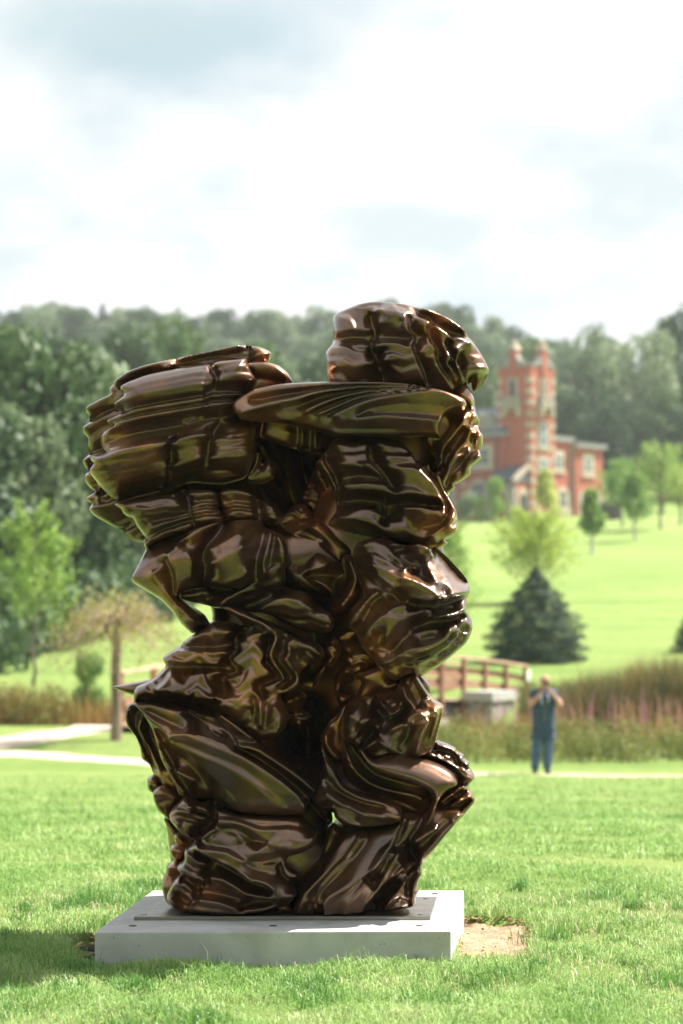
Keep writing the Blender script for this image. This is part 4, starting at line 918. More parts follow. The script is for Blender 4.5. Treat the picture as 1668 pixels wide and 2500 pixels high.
def blades(name, X, Y, Z, h, w, lean, mat, bend=0.5):
    n = len(X)
    az = rng.uniform(0, 2 * math.pi, n); fa = rng.uniform(0, math.pi, n)
    lx, ly = np.cos(az) * lean * h, np.sin(az) * lean * h
    wx, wy = np.cos(fa) * w / 2, np.sin(fa) * w / 2
    zb = Z - 0.01
    P0 = np.stack([X - wx, Y - wy, zb], -1); P1 = np.stack([X + wx, Y + wy, zb], -1)
    k = 0.55
    mx_, my_ = X + lx * bend * k, Y + ly * bend * k
    P2 = np.stack([mx_ + wx * .8, my_ + wy * .8, zb + h * 0.62], -1); P3 = np.stack([mx_ - wx * .8, my_ - wy * .8, zb + h * 0.62], -1)
    hz = np.sqrt(np.maximum(1 - lean ** 2, 0.08))
    P4 = np.stack([X + lx, Y + ly, zb + h * hz], -1)
    V = np.stack([P0, P1, P2, P3, P4], 1).reshape(-1, 3)
    b = np.arange(n)[:, None] * 5
    o = link_mesh(name, np_mesh(name, V, [b + np.array([[0, 1, 2, 3]]), b + np.array([[3, 2, 4]])]), mat)
    tag(o, kind='stuff'); return o
MG1 = leaf_mat('grass_blade', [(0.32, (0.10, 0.21, 0.05)), (0.44, (0.225, 0.385, 0.10)), (0.56, (0.36, 0.50, 0.18)), (0.68, (0.66, 0.63, 0.38))], 0.34, 0.5, 1.6, False, 70, 0.22)
def noise2(x, y, s, seed=0):
    return (np.sin(x * s + 1.7 * np.sin(y * s * .7 + seed)) + np.sin(y * s * 1.3 + 1.3 * np.sin(x * s * .9 + seed * 2.1)) + np.sin((x + y) * s * .6 + seed)) / 3
def scatter(y0, y1, dens, side=1.35):
    """points of the lawn, in a wedge a little wider than the view"""
    half = lambda y: 0.1414 * y * side + 0.5
    n = int((y1 - y0) * (half(y0) + half(y1)) * dens)
    Y = rng.uniform(y0, y1, n); X = rng.uniform(-1, 1, n) * half(y1)
    k = np.abs(X) < half(Y); return X[k], Y[k]
def lawn_blades(name, y0, y1, dens, hh, ww, lean=0.75):
    X, Y = scatter(y0, y1, dens)
    jx, jy = X + rng.normal(0, .014, len(X)), Y + rng.normal(0, .03, len(X))
    k = ~in_poly(grow(plinth_poly, 0.0), X, Y) & ~in_poly(pitR, jx, jy) & ~in_poly(grow(pitL, .05), jx, jy)
    patch = noise2(X, Y, 3.1, 1.0) + 0.7 * noise2(X, Y, 8.0, 2.0)
    k &= rng.uniform(0, 1, len(X)) < np.clip(0.85 + 0.35 * patch, 0.35, 1)
    X, Y, patch = X[k], Y[k], patch[k]
    h = hh * rng.uniform(0.45, 1.25, len(X)) * np.clip(1.05 + 0.75 * patch, .35, 2.2)
    tall = rng.uniform(0, 1, len(X)) < 0.01; h = np.where(tall, h * 1.7, h)
    # longer, uncut blades against the plinth
    c = sum(plinth_poly, Vector()) / 4
    nearp = (in_poly(grow(plinth_poly, 0.16), X, Y)) & (Y < c.y - 0.6)
    h = np.where(nearp, h * 0.9, h)
    return blades(name, X, Y, terrain(X, Y), h, ww * rng.uniform(0.6, 1.3, len(X)), np.clip(rng.normal(lean, 0.25, len(X)), 0.1, 0.97), MG1)
lawn_blades('grass_blades', 8.6, 12.2, 7800, 0.068, 0.0042, .82)
lawn_blades('grass_blades', 12.2, 16.5, 3600, 0.058, 0.0055)
lawn_blades('grass_blades', 16.5, 26, 900, 0.058, 0.010)
lawn_blades('grass_blades', 26, 34, 220, 0.055, 0.015)
lawn_blades('grass_blades', 34, 42, 90, 0.05, 0.016)
ct = 0; TX, TY, TH = [], [], []
while ct < 150:
    y = rng.uniform(9.2, 15); x = rng.uniform(-1, 1) * (0.1414 * y * 1.2 + .4)
    if in_poly(grow(plinth_poly, .06), x, y) or in_poly(pitR, x, y) or in_poly(pitL, x, y): continue
    n = int(rng.integers(40, 160)); s_ = rng.uniform(.03, .09)
    xs_, ys_ = x + rng.normal(0, s_, n), y + rng.normal(0, s_, n)
    k_ = ~in_poly(plinth_poly, xs_, ys_)
    TX.append(xs_[k_]); TY.append(ys_[k_]); TH.append(rng.uniform(.07, .13) * rng.uniform(.5, 1.1, k_.sum())); ct += 1
TX, TY, TH = np.concatenate(TX), np.concatenate(TY), np.concatenate(TH)
MG3 = leaf_mat('tuft_blade', [(0.32, (0.06, 0.16, 0.035)), (0.5, (0.13, 0.29, 0.06)), (0.66, (0.24, 0.40, 0.11))], 0.3, 0.4, 1.6, False, 70, 0.5)
blades('grass_tufts', TX, TY, terrain(TX, TY), TH, np.full(len(TX), .0045), np.clip(rng.normal(.55, .25, len(TX)), .05, .95), MG3)
MG2 = leaf_mat('dry_blade', [(0.35, (0.45, 0.38, 0.20)), (0.65, (0.62, 0.56, 0.36))], 0.25, 0.5, 3, False, 60, 0.5)
X, Y = scatter(9.2, 14.5, 700)
k = ~in_poly(plinth_poly, X, Y) & ~in_poly(pitR, X, Y) & ~in_poly(pitL, X, Y) & (rng.uniform(0, 1, len(X)) < np.clip(0.5 + 0.6 * noise2(X, Y, 1.9, 5), 0.1, 1))
blades('dry_grass', X[k], Y[k], terrain(X[k], Y[k]) + 0.004, 0.075 * rng.uniform(.5, 1.2, k.sum()), np.full(k.sum(), 0.0036), np.clip(rng.normal(.85, .12, k.sum()), .3, .97), MG2)
# ------------------------------------------------------------------ trees
HAZE = 0.00026
def quads_at(P, N, s, rnd=0.8, asp=0.75):
    """leaf-sized quads at the points P, facing N roughly"""
    n = len(P)
    N = N + rng.normal(0, rnd, (n, 3)); N /= np.linalg.norm(N, axis=1)[:, None] + 1e-9
    A = np.cross(N, rng.normal(0, 1, (n, 3))); A /= np.linalg.norm(A, axis=1)[:, None] + 1e-9
    B = np.cross(N, A)
    s = np.broadcast_to(s, (n,))[:, None] * rng.uniform(0.6, 1.3, (n, 1))
    V = np.stack([P - A * s * .5, P - B * s * .5 * asp + N * s * .08, P + A * s * .5, P + B * s * .5 * asp + N * s * .08], 1).reshape(-1, 3)
    F = (np.arange(n)[:, None] * 4 + np.arange(4)[None, :])
    return V, F
def crown_broad(n, seed, leaf=0.42, shape=(1, 1, 1), nl=16, low=0.18):
    """unit crown: height 1, base at 0, radius about .5; lumpy clumps with gaps"""
    r = np.random.default_rng(seed)
    C, R = [], []
    for k in range(nl):
        t = r.uniform(0, 1); a = r.uniform(0, 2 * np.pi)
        z = low + (0.9 - low) * t
        env = 0.36 * np.sqrt(max(0.02, 1 - ((z - 0.48) / 0.55) ** 2))
        rad = env * r.uniform(0.45, 1.0)
        C.append((rad * np.cos(a), rad * np.sin(a), z)); R.append(r.uniform(0.10, 0.19))
    C.append((0, 0, 0.86)); R.append(0.12); C.append((0, 0, 0.5)); R.append(0.22)
    C = np.array(C) * np.array([shape[0], shape[1], 1]); R = np.array(R)
    k = r.choice(len(C), n, p=R ** 2 / (R ** 2).sum())
    D = r.normal(0, 1, (n, 3)); D /= np.linalg.norm(D, axis=1)[:, None]
    rad = R[k] * r.uniform(0.55, 1.12, n) ** 0.6
    P = C[k] + D * rad[:, None] * np.array([1, 1, 0.85])
    P[:, 2] = np.maximum(P[:, 2], low * 0.5)
    return P, D, leaf
def crown_cone(n, seed, leaf=0.3):
    r = np.random.default_rng(seed)
    t = 1 - np.sqrt(r.uniform(0, 1, n)); t = np.clip(t, 0, 1)
    a = r.uniform(0, 2 * np.pi, n)
    tiers = 0.75 + 0.25 * np.abs(np.sin(t * 9 * np.pi)) + 0.18 * np.sin(a * 5 + t * 20)
    rad = 0.5 * (1 - t) ** 0.85 * tiers * r.uniform(0.45, 1, n) ** 0.5
    P = np.stack([rad * np.cos(a), rad * np.sin(a), t * 0.97 + 0.03 - 0.1 * rad], -1)
    D = np.stack([np.cos(a), np.sin(a), np.full(n, .4)], -1)
    return P, D, leaf
def tree_trunk(h, r0, nb=6, seed=0, spread=0.5, top=0.75):
    """unit-free trunk with limbs, in metres"""
    r = random.Random(seed); m = MB()
    pts = [Vector((0, 0, -0.3))]; 
    for k in range(1, 7):
        pts.append(Vector((r.gauss(0, .012) * h, r.gauss(0, .012) * h, h * top * k / 6)))
    m.tube(pts, [r0 * (1.25 if i == 0 else 1 - 0.13 * i) for i in range(7)], 7)
    for k in range(nb):
        z0 = h * r.uniform(0.25, 0.6); a = r.uniform(0, 2 * math.pi); L = h * r.uniform(.2, .35) * spread * 1.6
        d = Vector((math.cos(a) * .75, math.sin(a) * .75, .65))
        p0 = Vector((0, 0, z0)); m.tube([p0, p0 + d * L * .5, p0 + d * L + Vector((0, 0, L * .15))], [r0 * .45, r0 * .3, r0 * .1], 5)
    return m
BARK = simple('tree_bark', (0.13, 0.105, 0.085), 0.9, 0.35, 8)
MK = {
 'dark': leaf_mat('leaf_dark', [(0.36, (0.036, 0.070, 0.033)), (0.5, (0.067, 0.119, 0.052)), (0.64, (0.116, 0.175, 0.071))], 0.25, 0.6, 0.35),
 'mid': leaf_mat('leaf_mid', [(0.36, (0.059, 0.109, 0.041)), (0.5, (0.102, 0.168, 0.061)), (0.64, (0.166, 0.232, 0.088))], 0.28, 0.6, 0.35),
 'pale': leaf_mat('leaf_pale', [(0.36, (0.128, 0.185, 0.099)), (0.5, (0.209, 0.274, 0.151)), (0.64, (0.307, 0.364, 0.217))], 0.28, 0.6, 0.35),
 'conifer': leaf_mat('leaf_conifer', [(0.36, (0.017, 0.041, 0.024)), (0.5, (0.031, 0.067, 0.036)), (0.64, (0.054, 0.102, 0.048))], 0.15, 0.6, 0.5),
 'lime': leaf_mat('leaf_lime', [(0.36, (0.27, 0.37, 0.06)), (0.5, (0.44, 0.53, 0.10)), (0.64, (0.58, 0.60, 0.16))], 0.45, 0.5, 1.2),
 'lime2': leaf_mat('leaf_lime_green', [(0.36, (0.16, 0.28, 0.05)), (0.5, (0.29, 0.44, 0.08)), (0.64, (0.42, 0.52, 0.12))], 0.45, 0.5, 1.2),
 'fresh': leaf_mat('leaf_fresh', [(0.36, (0.125, 0.250, 0.059)), (0.5, (0.217, 0.367, 0.083)), (0.64, (0.384, 0.451, 0.100))], 0.38, 0.5, 0.8),
}
def mesh_from(P, D, s, name, rnd=0.8): return np_mesh(name, *quads_at(P, D, s, rnd))
CR = {}
def crown_set(key, fn, cnt):
    CR[key] = []
    for i in range(cnt):
        P, D, lf = fn(i)
        V, F = quads_at(P, D, lf)
        me_ = np_mesh('crown_' + key, V, F); CR[key].append(me_)
crown_set('broad', lambda i: crown_broad(4200, 20 + i, 0.050, (1 + .12 * (i % 2), 1 - .06 * i, 1), 15 + 3 * i), 3)
crown_set('tall', lambda i: crown_broad(3600, 40 + i, 0.045, (.62, .62, 1), 18), 2)
crown_set('cone', lambda i: crown_cone(2600, 60 + i, 0.050), 2)
CR_M = {}
def crown_mesh(key, i, mk):
    i %= len(CR[key])
    if (key, i, mk) not in CR_M:
        me_ = CR[key][i].copy(); me_.name = 'crown'; me_.materials.append(MK[mk]); CR_M[(key, i, mk)] = me_
    return CR_M[(key, i, mk)]
TRUNK = tree_trunk(1.0, 0.022, 7, 3).build('trunk', BARK).data
bpy.data.objects.remove(bpy.data.objects['trunk'])
TRUNK_C = tree_trunk(1.0, 0.016, 0, 4, top=.95).build('trunk', BARK).data
bpy.data.objects.remove(bpy.data.objects['trunk'])
def tree(name, x, y, h, w, kind, mk, label, group=None, lift=0.04, rz=None, cat='tree', i=0, z=None):
    r = empty(name, (x, y, gz(x, y) if z is None else z), rng.uniform(0, 6.28) if rz is None else rz)
    tag(r, label, cat, group)
    c = bpy.data.objects.new('crown', crown_mesh(kind, i, mk)); COL.objects.link(c); c.parent = r
    c.scale = (w, w, h * (1 - lift)); c.location = (0, 0, h * lift)
    t = bpy.data.objects.new('trunk', TRUNK_C if kind == 'cone' else TRUNK); COL.objects.link(t); t.parent = r
    t.scale = (h, h, h)
    return r
def tree_at(px, ytop, d, w, kind, mk, label, name='broadleaf_tree', **k):
    p = unproj(px, ytop, d); z = gz(p.x, d)
    return tree(name, p.x, d, p.z - z, w, kind, mk, label, **k)

# trees of the wood that can be told apart
G1 = 'large trees along the edge of the wood'
tree_at(-40, 745, 93, 8.5, 'broad', 'mid', 'large green tree at the left picture edge, tallest of the near wood', group=G1, i=0)
tree_at(105, 850, 90, 7.0, 'broad', 'mid', 'rounded green tree at the wood edge behind the bright young tree', group=G1, i=1)
tree_at(20, 960, 86, 6.0, 'broad', 'pale', 'pale silvery tree low in front of the wood at the left edge', group=G1, i=2)
tree_at(170, 940, 94, 6.0, 'broad', 'pale', 'pale silvery tree at the wood edge left of the bronze drum', group=G1, i=0)
tree_at(250, 1000, 104, 7, 'broad', 'mid', 'green tree half hidden behind the left flank of the bronze', group=G1, i=1)
tree_at(190, 800, 140, 9, 'broad', 'dark', 'dark round tree rising behind the near wood edge on the left', group=G1, i=2)
tree_at(300, 782, 152, 10, 'broad', 'dark', 'broad dark tree above the left end of the crown of the bronze', group=G1, i=0)
tree_at(430, 800, 165, 10, 'broad', 'mid', 'mid green tree just above the top slab of the bronze drum', group=G1, i=1)
tree_at(560, 835, 180, 10, 'broad', 'mid', 'green tree above the end of the top slab of the bronze', group=G1, i=2)
tree_at(690, 850, 195, 10, 'broad', 'pale', 'pale green tree in the gap between drum and head of the bronze', group=G1, i=0)
tree_at(780, 860, 205, 10, 'broad', 'mid', 'green tree just left of the head of the bronze', group=G1, i=1)
tree_at(1130, 860, 262, 9, 'broad', 'mid', 'light green tree right of the bronze head, left of the brick tower', group=G1, i=2)
tree_at(1195, 900, 268, 8, 'broad', 'mid', 'green tree rising close behind the left side of the brick tower', group=G1, i=0)
tree_at(1290, 838, 285, 10, 'broad', 'mid', 'green tree showing between the pinnacles of the brick tower', group=G1, i=1)
tree_at(1455, 765, 262, 9.5, 'tall', 'pale', 'tall bushy tree right of the brick tower, biggest there', group=G1, i=0)
tree_at(1550, 800, 268, 11, 'broad', 'pale', 'broad green tree second to the right of the brick tower', group=G1, i=2)
tree_at(1660, 750, 278, 11, 'broad', 'dark', 'dark tree at the right picture edge above the lawn', group=G1, i=0)
tree_at(1400, 960, 254, 6.5, 'broad', 'dark', 'dark low tree close to the right gable of the brick house', group=G1, i=1)
tree_at(1500, 960, 256, 7.5, 'broad', 'dark', 'dark low tree behind the young trees on the lawn', group=G1, i=2)
tree_at(1610, 940, 258, 8, 'broad', 'mid', 'mid green low tree behind the rightmost young tree', group=G1, i=0)
tree_at(1690, 1000, 256, 7, 'broad', 'dark', 'dark low tree cut by the right picture edge', group=G1, i=1)
# the rest of the wood: alike crowns on the slope
def edge_x(y): return np.interp(y, [60, 70, 98, 180, 235, 262, 280], [-11, -10.2, -7.4, -3.5, 3.0, 9.5, 60])
cnt = 0
spots = []
for y in np.arange(80, 285, 8.0):
    for x in np.arange(-62, 60, 5.6):
        xx = x + rng.uniform(-2, 2); yy = y + rng.uniform(-3, 3)
        if xx > edge_x(yy) - 2.5 or abs(xx) > yy * 0.1414 * 1.25 + 6 or xx < edge_x(yy) - 24: continue
        spots.append((xx, yy))
TONE = {'dark': 'dark green', 'mid': 'mid green', 'pale': 'pale grey green', 'conifer': 'dark'}
def where(x, y):
    px = 834 + x / y * FPX
    return ('cut by the left picture edge' if px < 60 else 'left of the bronze drum' if px < 260 else 'above or behind the bronze drum' if px < 660 else 'between drum and head of the bronze' if px < 800
            else 'behind the head of the bronze' if px < 1140 else 'behind the brick tower' if px < 1400 else 'at the right above the lawn')
for xx, yy in spots:
    h = rng.uniform(9.5, 12.5) * (1 + 0.0012 * (yy - 80)) - 1.5 * (yy < 100)
    mk = str(rng.choice(['dark', 'mid', 'pale', 'dark'], p=[.25, .35, .3, .1]))
    lb = '%s broadleaf tree in the near wood, %s' % (TONE[mk], where(xx, yy))
    tree('broadleaf_tree', xx, yy, h, rng.uniform(6, 8.5), 'broad', mk, lb, group=lb.replace('tree', 'trees', 1), i=int(rng.integers(3)), lift=0.03)
    cnt += 1
far = 0
for y in np.arange(292, 478, 11.5):
    st = 8.6 + (y - 290) * 0.012
    for x in np.arange(-86, 88, st):
        xx = x + rng.uniform(-2.6, 2.6); yy = y + rng.uniform(-4, 4)
        if abs(xx) > yy * 0.1414 * 1.08 + 4 or far >= 215: continue
        # only the part the photograph shows: a lower row stands hidden behind the higher near trees
        con = rng.uniform() < 0.16
        mk = 'conifer' if con else str(rng.choice(['dark', 'mid', 'pale'], p=[.2, .42, .38]))
        lb = '%s %s on the far hillside, %s' % (TONE[mk], 'pointed conifer' if con else 'broadleaf tree', where(xx, yy))
        gp = lb.replace('tree', 'trees', 1).replace('conifer', 'conifers', 1)
        if con: tree('conifer_tree', xx, yy, rng.uniform(9.5, 12), rng.uniform(5, 7), 'cone', mk, lb, group=gp, i=int(rng.integers(2)), lift=0.02)
        else: tree('broadleaf_tree', xx, yy, rng.uniform(9, 12.5), rng.uniform(8, 11), 'broad', mk, lb, group=gp, i=int(rng.integers(3)), lift=0.02)
        far += 1
print('TREES', cnt, far)
# bushes along the foot of the wood, one dark thicket
Pk, Dk = [], []
for y in np.arange(72, 262, 1.6):
    for k in range(2):
        x = edge_x(y) - rng.uniform(0.3, 3.0); hh = rng.uniform(1.6, 3.4); n = 150
        d = rng.normal(0, 1, (n, 3)); d /= np.linalg.norm(d, axis=1)[:, None]
        Pk.append(np.array([x, y + rng.uniform(-1, 1), gz(x, y) + hh * .45]) + d * np.array([1.5, 1.3, hh * .55]) * rng.uniform(.6, 1, (n, 1))); Dk.append(d)
o = link_mesh('undergrowth', mesh_from(np.concatenate(Pk), np.concatenate(Dk), 0.42, 'undergrowth'), MK['dark'])
tag(o, kind='stuff')

# unseen wood added behind the camera for the dark band it mirrors in the bronze
Pk, Dk = [], []
for k in range(120):
    a = math.radians(rng.uniform(95, 265)); dd = rng.uniform(38, 60)
    x, y = math.sin(a) * dd, math.cos(a) * dd
    hh = rng.uniform(9, 13); n = 260
    d = rng.normal(0, 1, (n, 3)); d /= np.linalg.norm(d, axis=1)[:, None]
    Pk.append(np.array([x, y, gz(x, y) + hh * .5]) + d * np.array([3.6, 3.6, hh * .52]) * rng.uniform(.75, 1, (n, 1))); Dk.append(d)
k = 0
while k < 330:          # the same wood carries on to both sides of the view
    y = rng.uniform(80, 480); x = rng.uniform(-170, 170)
    if abs(x) < y * 0.1414 * 1.3 + 9 or (x > 0 and y < 262) or (x < 0 and x > edge_x(y) - 3): continue
    hh = rng.uniform(10, 14); n = 200; k += 1
    d = rng.normal(0, 1, (n, 3)); d /= np.linalg.norm(d, axis=1)[:, None]
    Pk.append(np.array([x, y, gz(x, y) + hh * .5]) + d * np.array([5.0, 5.0, hh * .52]) * rng.uniform(.75, 1, (n, 1))); Dk.append(d)
o = link_mesh('unseen_wood', mesh_from(np.concatenate(Pk), np.concatenate(Dk), 1.5, 'unseen_wood'), MK['dark'])
tag(o, kind='stuff')

# ---- single young trees
def branch_tree(name, x, y, h, trunk_h, spread, n_br, leaves_per, leaf, mk, label, r0=0.05, up=0.8, seed=1, cat='tree', trunk_mat=None, jitter=0.16, group=None, z=None):
    r = random.Random(seed)
    root = empty(name, (x, y, gz(x, y) if z is None else z)); tag(root, label, cat, group)
    m = MB(); P, D = [], []
    ax = [Vector((r.gauss(0, .01) * h, r.gauss(0, .01) * h, -0.2 + (h + .2) * k / 8)) for k in range(9)]
    m.tube(ax, [r0 * (1.15 - k * .12) for k in range(9)], 7)
    for b in range(n_br):
        t = trunk_h + (1 - trunk_h) * (b + r.random()) / n_br * 0.92
        z0 = h * t; a = b * 2.4 + r.uniform(-.5, .5)
        L = spread * (1.05 - 0.75 * (t - trunk_h) / (1 - trunk_h)) * r.uniform(.7, 1.15)
        d = Vector((math.cos(a), math.sin(a), up * r.uniform(.7, 1.3)))
        p = [Vector((0, 0, z0)), Vector((0, 0, z0)) + d * L * .5, Vector((0, 0, z0)) + d * L * .9 + Vector((0, 0, L * .18))]
        m.tube(p, [r0 * .4, r0 * .25, r0 * .08], 5)
        for k in range(leaves_per):
            s = r.uniform(0.2, 1.08) ** .8
            q = p[0].lerp(p[1], s * 2) if s < .5 else p[1].lerp(p[2], s * 2 - 1)
            P.append(q + Vector((r.gauss(0, jitter), r.gauss(0, jitter), r.gauss(0, jitter))) * L); D.append((r.gauss(0, 1), r.gauss(0, 1), 1))
    for k in range(leaves_per):
        P.append(Vector((r.gauss(0, .05) * h, r.gauss(0, .05) * h, h * r.uniform(.6, 1.02)))); D.append((0, 0, 1))
    t_ = m.build('trunk', trunk_mat or BARK, root)
    c_ = link_mesh('crown', mesh_from(np.array([tuple(v) for v in P]), np.array(D, float), leaf, 'crown'), MK[mk], root)
    return root
def at(px, py_base, d): 
    p = unproj(px, py_base, d); return p.x, d
# bright young tree at the far left
p = unproj(85, 1255, 68); branch_tree('young_tree', p.x, 68, p.z - gz(p.x, 68), 0.30, 1.5, 46, 110, 0.095, 'lime2', 'bright yellow green young tree in front of the dark wood at the left', 0.05, 0.9, 11, jitter=.085)
# lime-coloured tree on the slope behind the pine
p = unproj(1310, 1262, 112); branch_tree('young_tree', p.x, 112, p.z - gz(p.x, 112), 0.18, 2.6, 60, 85, 0.15, 'lime', 'yellow green young tree on the lawn rising behind the dark pine', 0.07, 0.6, 12, jitter=.10)
# half hidden behind the right side of the bronze
p = unproj(1100, 1285, 84); branch_tree('young_tree', p.x, 84, p.z - gz(p.x, 84), 0.15, 1.15, 40, 110, 0.09, 'fresh', 'small fresh green tree half hidden by the right flank of the bronze', 0.05, 0.75, 13, jitter=.16)
G2 = 'young trees on the lawn by the brick house'
PALEB = simple('pale_bark', (0.42, 0.38, 0.34), 0.85, 0.25, 6)
for (px, yt, yb, d, sp, mk, lab, sd, tm) in (
    (1612, 1098, 1294, 186, 3.0, 'fresh', 'largest young tree on the lawn, casting a long shadow at the right', 21, None),
    (1515, 1135, 1290, 192, 2.3, 'fresh', 'round young tree next to the right end of the brick house', 22, None),
    (1549, 1160, 1312, 172, 1.5, 'fresh', 'slim young tree with pale trunk between two rounder ones', 23, 'p'),
    (1444, 1195, 1350, 150, 0.9, 'fresh', 'thin columnar young tree on a pale stem below the right gable', 24, 'p'),
    (1332, 1145, 1290, 205, 1.1, 'lime', 'narrow yellowing sapling in front of the lit tower face', 25, None),
    (1660, 1140, 1285, 196, 2.0, 'lime', 'yellowing young tree cut by the right picture edge', 27, None)):
    p = unproj(px, yt, d); z = gz(p.x, d)
    branch_tree('young_tree', p.x, d, p.z - z, 0.26, sp, 34, 95, 0.20, mk, lab, 0.11, 0.75, sd, trunk_mat=PALEB if tm else None, jitter=.13, group=G2)
for (px, yt, d, w, lab, sd) in ((1207, 1165, 214, 2.6, 'tall clipped green bush left of the porch of the brick house', 1), (1140, 1195, 216, 3.2, 'pale green bush at the far left wing of the brick house', 0), (1172, 1215, 214, 2.0, 'low green bush below the arched window of the left wing', 1)):
    tree_at(px, yt, d, w, 'tall', 'fresh' if sd else 'pale', lab, name='garden_bush', cat='bush', i=sd, lift=0.0)
# the dark pine behind the reeds
p = unproj(1308, 1382, 76)
tr = tree('pine_tree', p.x, 76, p.z - gz(p.x, 76), 2.55, 'cone', 'conifer', 'dense dark green cone shaped young pine on the lawn behind the man', i=0, lift=0.0)
P, D, lf = crown_cone(26000, 99)
P[:, :2] *= (1 + 0.30 * np.clip(P[:, 2:3], 0, 1))
P[:, :2] *= (1 + 0.75 * np.sin(np.clip(P[:, 2:3] * .9 + .08, 0, 1) * np.pi) ** 0.9) * .90
c = [o for o in tr.children if o.name.startswith('crown')][0]
c.data = np_mesh('crown', *quads_at(P, D, 0.036, 0.5, 0.35)); c.data.materials.append(MK['conifer'])
# a broader dark conifer just cut by the right picture edge lower down
p = unproj(1690, 1470, 80); tree('pine_tree', p.x, 80, p.z - gz(p.x, 80), 1.6, 'cone', 'conifer', 'small dark conifer just cut by the right picture edge', i=1, lift=0)

# ---- weeping tree beside the path
b = ray_ground(283, 1808)
root = empty('weeping_tree', b); tag(root, 'weeping tree with brown post like trunk and drooping pinkish twigs beside the path', 'tree')
kk = b.y / FPX
m = MB(); r = random.Random(5)
th = (1808 - 1545) * kk
m.tube([(0, 0, -.2), (.01, 0, th * .3), (-.015, .01, th * .6), (.01, 0, th * .85), (.02, 0, th)], [.125, .105, .10, .105, .12], 10)
for k in range(7):
    a = k * .9; m.tube([(0, 0, th - .1), (.16 * math.cos(a), .16 * math.sin(a), th + .1), (.3 * math.cos(a), .3 * math.sin(a), th + .14)], [.06, .05, .03], 5)
mwb = Mat('weeping_bark'); mwb.set(Base_Color=mwb.ramp(mwb.noise(5, 5, .6, stretch=(1, 1, .2)), [(.35, (.13, .085, .06)), (.65, (.30, .22, .17))]), Roughness=.9)
mwb.bump(mwb.noise(14, 4, .7, stretch=(1, 1, .15)), .8, .02)
m.build('trunk', mwb.m, root)
tw = MB(); P, D = [], []
for k in range(110):
    a = r.uniform(0, 2 * math.pi); L = r.uniform(.6, 1.75); up = r.uniform(.1, .95) * (1.35 - .45 * L)
    drp = r.uniform(.3, 2.4)
    p0 = Vector((0, 0, th)); pts = []
    for s in np.linspace(0, 1, 7):
        rr = L * s; zz = up * math.sin(min(1, s * 1.25) * math.pi * .62) * 1.05 - max(0, s - .5) * drp * L * .8
        pts.append(Vector((math.cos(a + .5 * s * r.uniform(-1, 1)) * rr, math.sin(a) * rr, th + zz)))
    tw.tube(pts, [.018, .015, .012, .010, .008, .006, .004], 4, cap=False)
    for q in range(20):
        s = r.uniform(.25, 1); i = min(5, int(s * 6)); c = pts[i].lerp(pts[i + 1], s * 6 - i)
        P.append(c + Vector((r.gauss(0, .09), r.gauss(0, .09), r.gauss(.03, .10)))); D.append((r.gauss(0, 1), r.gauss(0, 1), .6))
tw.build('twigs', simple('pink_twig', (.36, .25, .21), .8, .3, 5), root)
MK['rust'] = leaf_mat('leaf_rust', [(0.36, (0.24, 0.28, 0.07)), (0.5, (0.38, 0.38, 0.12)), (0.62, (0.52, 0.36, 0.15)), (.72, (.58, .46, .36))], 0.35, 0.55, 2.5, False, 25)
link_mesh('crown', mesh_from(np.array([tuple(v) for v in P]), np.array(D, float), 0.075, 'crown'), MK['rust'], root)

# ------------------------------------------------------------------ waterside plants: reeds, tall grasses, weeds
def stems(name, X, Y, h, w, lean, mat):
    return blades(name, X, Y, terrain(X, Y), h, w, lean, mat, 0.35)
MR1 = leaf_mat('reed', [(0.34, (0.045, 0.055, 0.022)), (0.5, (0.10, 0.115, 0.045)), (0.66, (0.22, 0.20, 0.09))], .25, .6, .5, False, 9)
MR2 = leaf_mat('reed_tip', [(0.34, (0.26, 0.13, 0.085)), (0.5, (0.36, 0.20, 0.13)), (0.66, (0.44, 0.30, 0.20))], .25, .7, .8, False, 12)
MR3 = leaf_mat('weed', [(0.34, (0.09, 0.13, 0.03)), (0.5, (0.17, 0.20, 0.05)), (0.62, (0.30, 0.27, 0.08)), (.72, (.36, .22, .08))], .35, .6, .9, False, 10)
MR4 = leaf_mat('rust_weed', [(0.34, (0.14, 0.14, 0.04)), (0.5, (0.26, 0.19, 0.06)), (0.62, (0.38, 0.19, 0.07)), (.72, (.42, .36, .07))], .35, .6, .6, False, 8)
MR5 = leaf_mat('loosestrife', [(0.35, (0.38, 0.16, 0.22)), (0.65, (0.50, 0.24, 0.30))], .3, .7, 2, False, 20)
def patch(n, x0, x1, y0, y1): return rng.uniform(x0, x1, n), rng.uniform(y0, y1, n)
def reedh(X): return 1.55 + 0.25 * noise2(X, X * .3, 2.2, 2) + np.clip((X - 5.6) / 2.0, -0.55, 0.0) * 0.9
X, Y = patch(15000, 3.0, 13, 52.6, 58.5); k = X > 3.85 + (Y - 52.6) * .12
stems('reed_bed', X[k], Y[k], reedh(X[k]) * rng.uniform(.6, 1.05, k.sum()), np.full(k.sum(), .022), np.abs(rng.normal(.10, .10, k.sum())), MR1)
X, Y = patch(1800, 4.1, 13, 52.6, 57)
stems('reed_plumes', X, Y, reedh(X) * rng.uniform(.85, 1.2, len(X)), np.full(len(X), .020), np.abs(rng.normal(.14, .12, len(X))), MR4)
# reddish grass in front of them
X, Y = patch(620, 2.0, 13, 48.6, 52.4)
stems('red_grass', X, Y, rng.uniform(.55, 1.15, len(X)) * np.where(X < 4.0, .62, 1.0), np.full(len(X), .024), np.abs(rng.normal(.22, .16, len(X))), MR2)
X, Y = patch(45, 3.2, 11, 49, 52.0)
stems('purple_spikes', X, Y, rng.uniform(.8, 1.15, len(X)), np.full(len(X), .035), np.abs(rng.normal(.1, .1, len(X))), MR5)
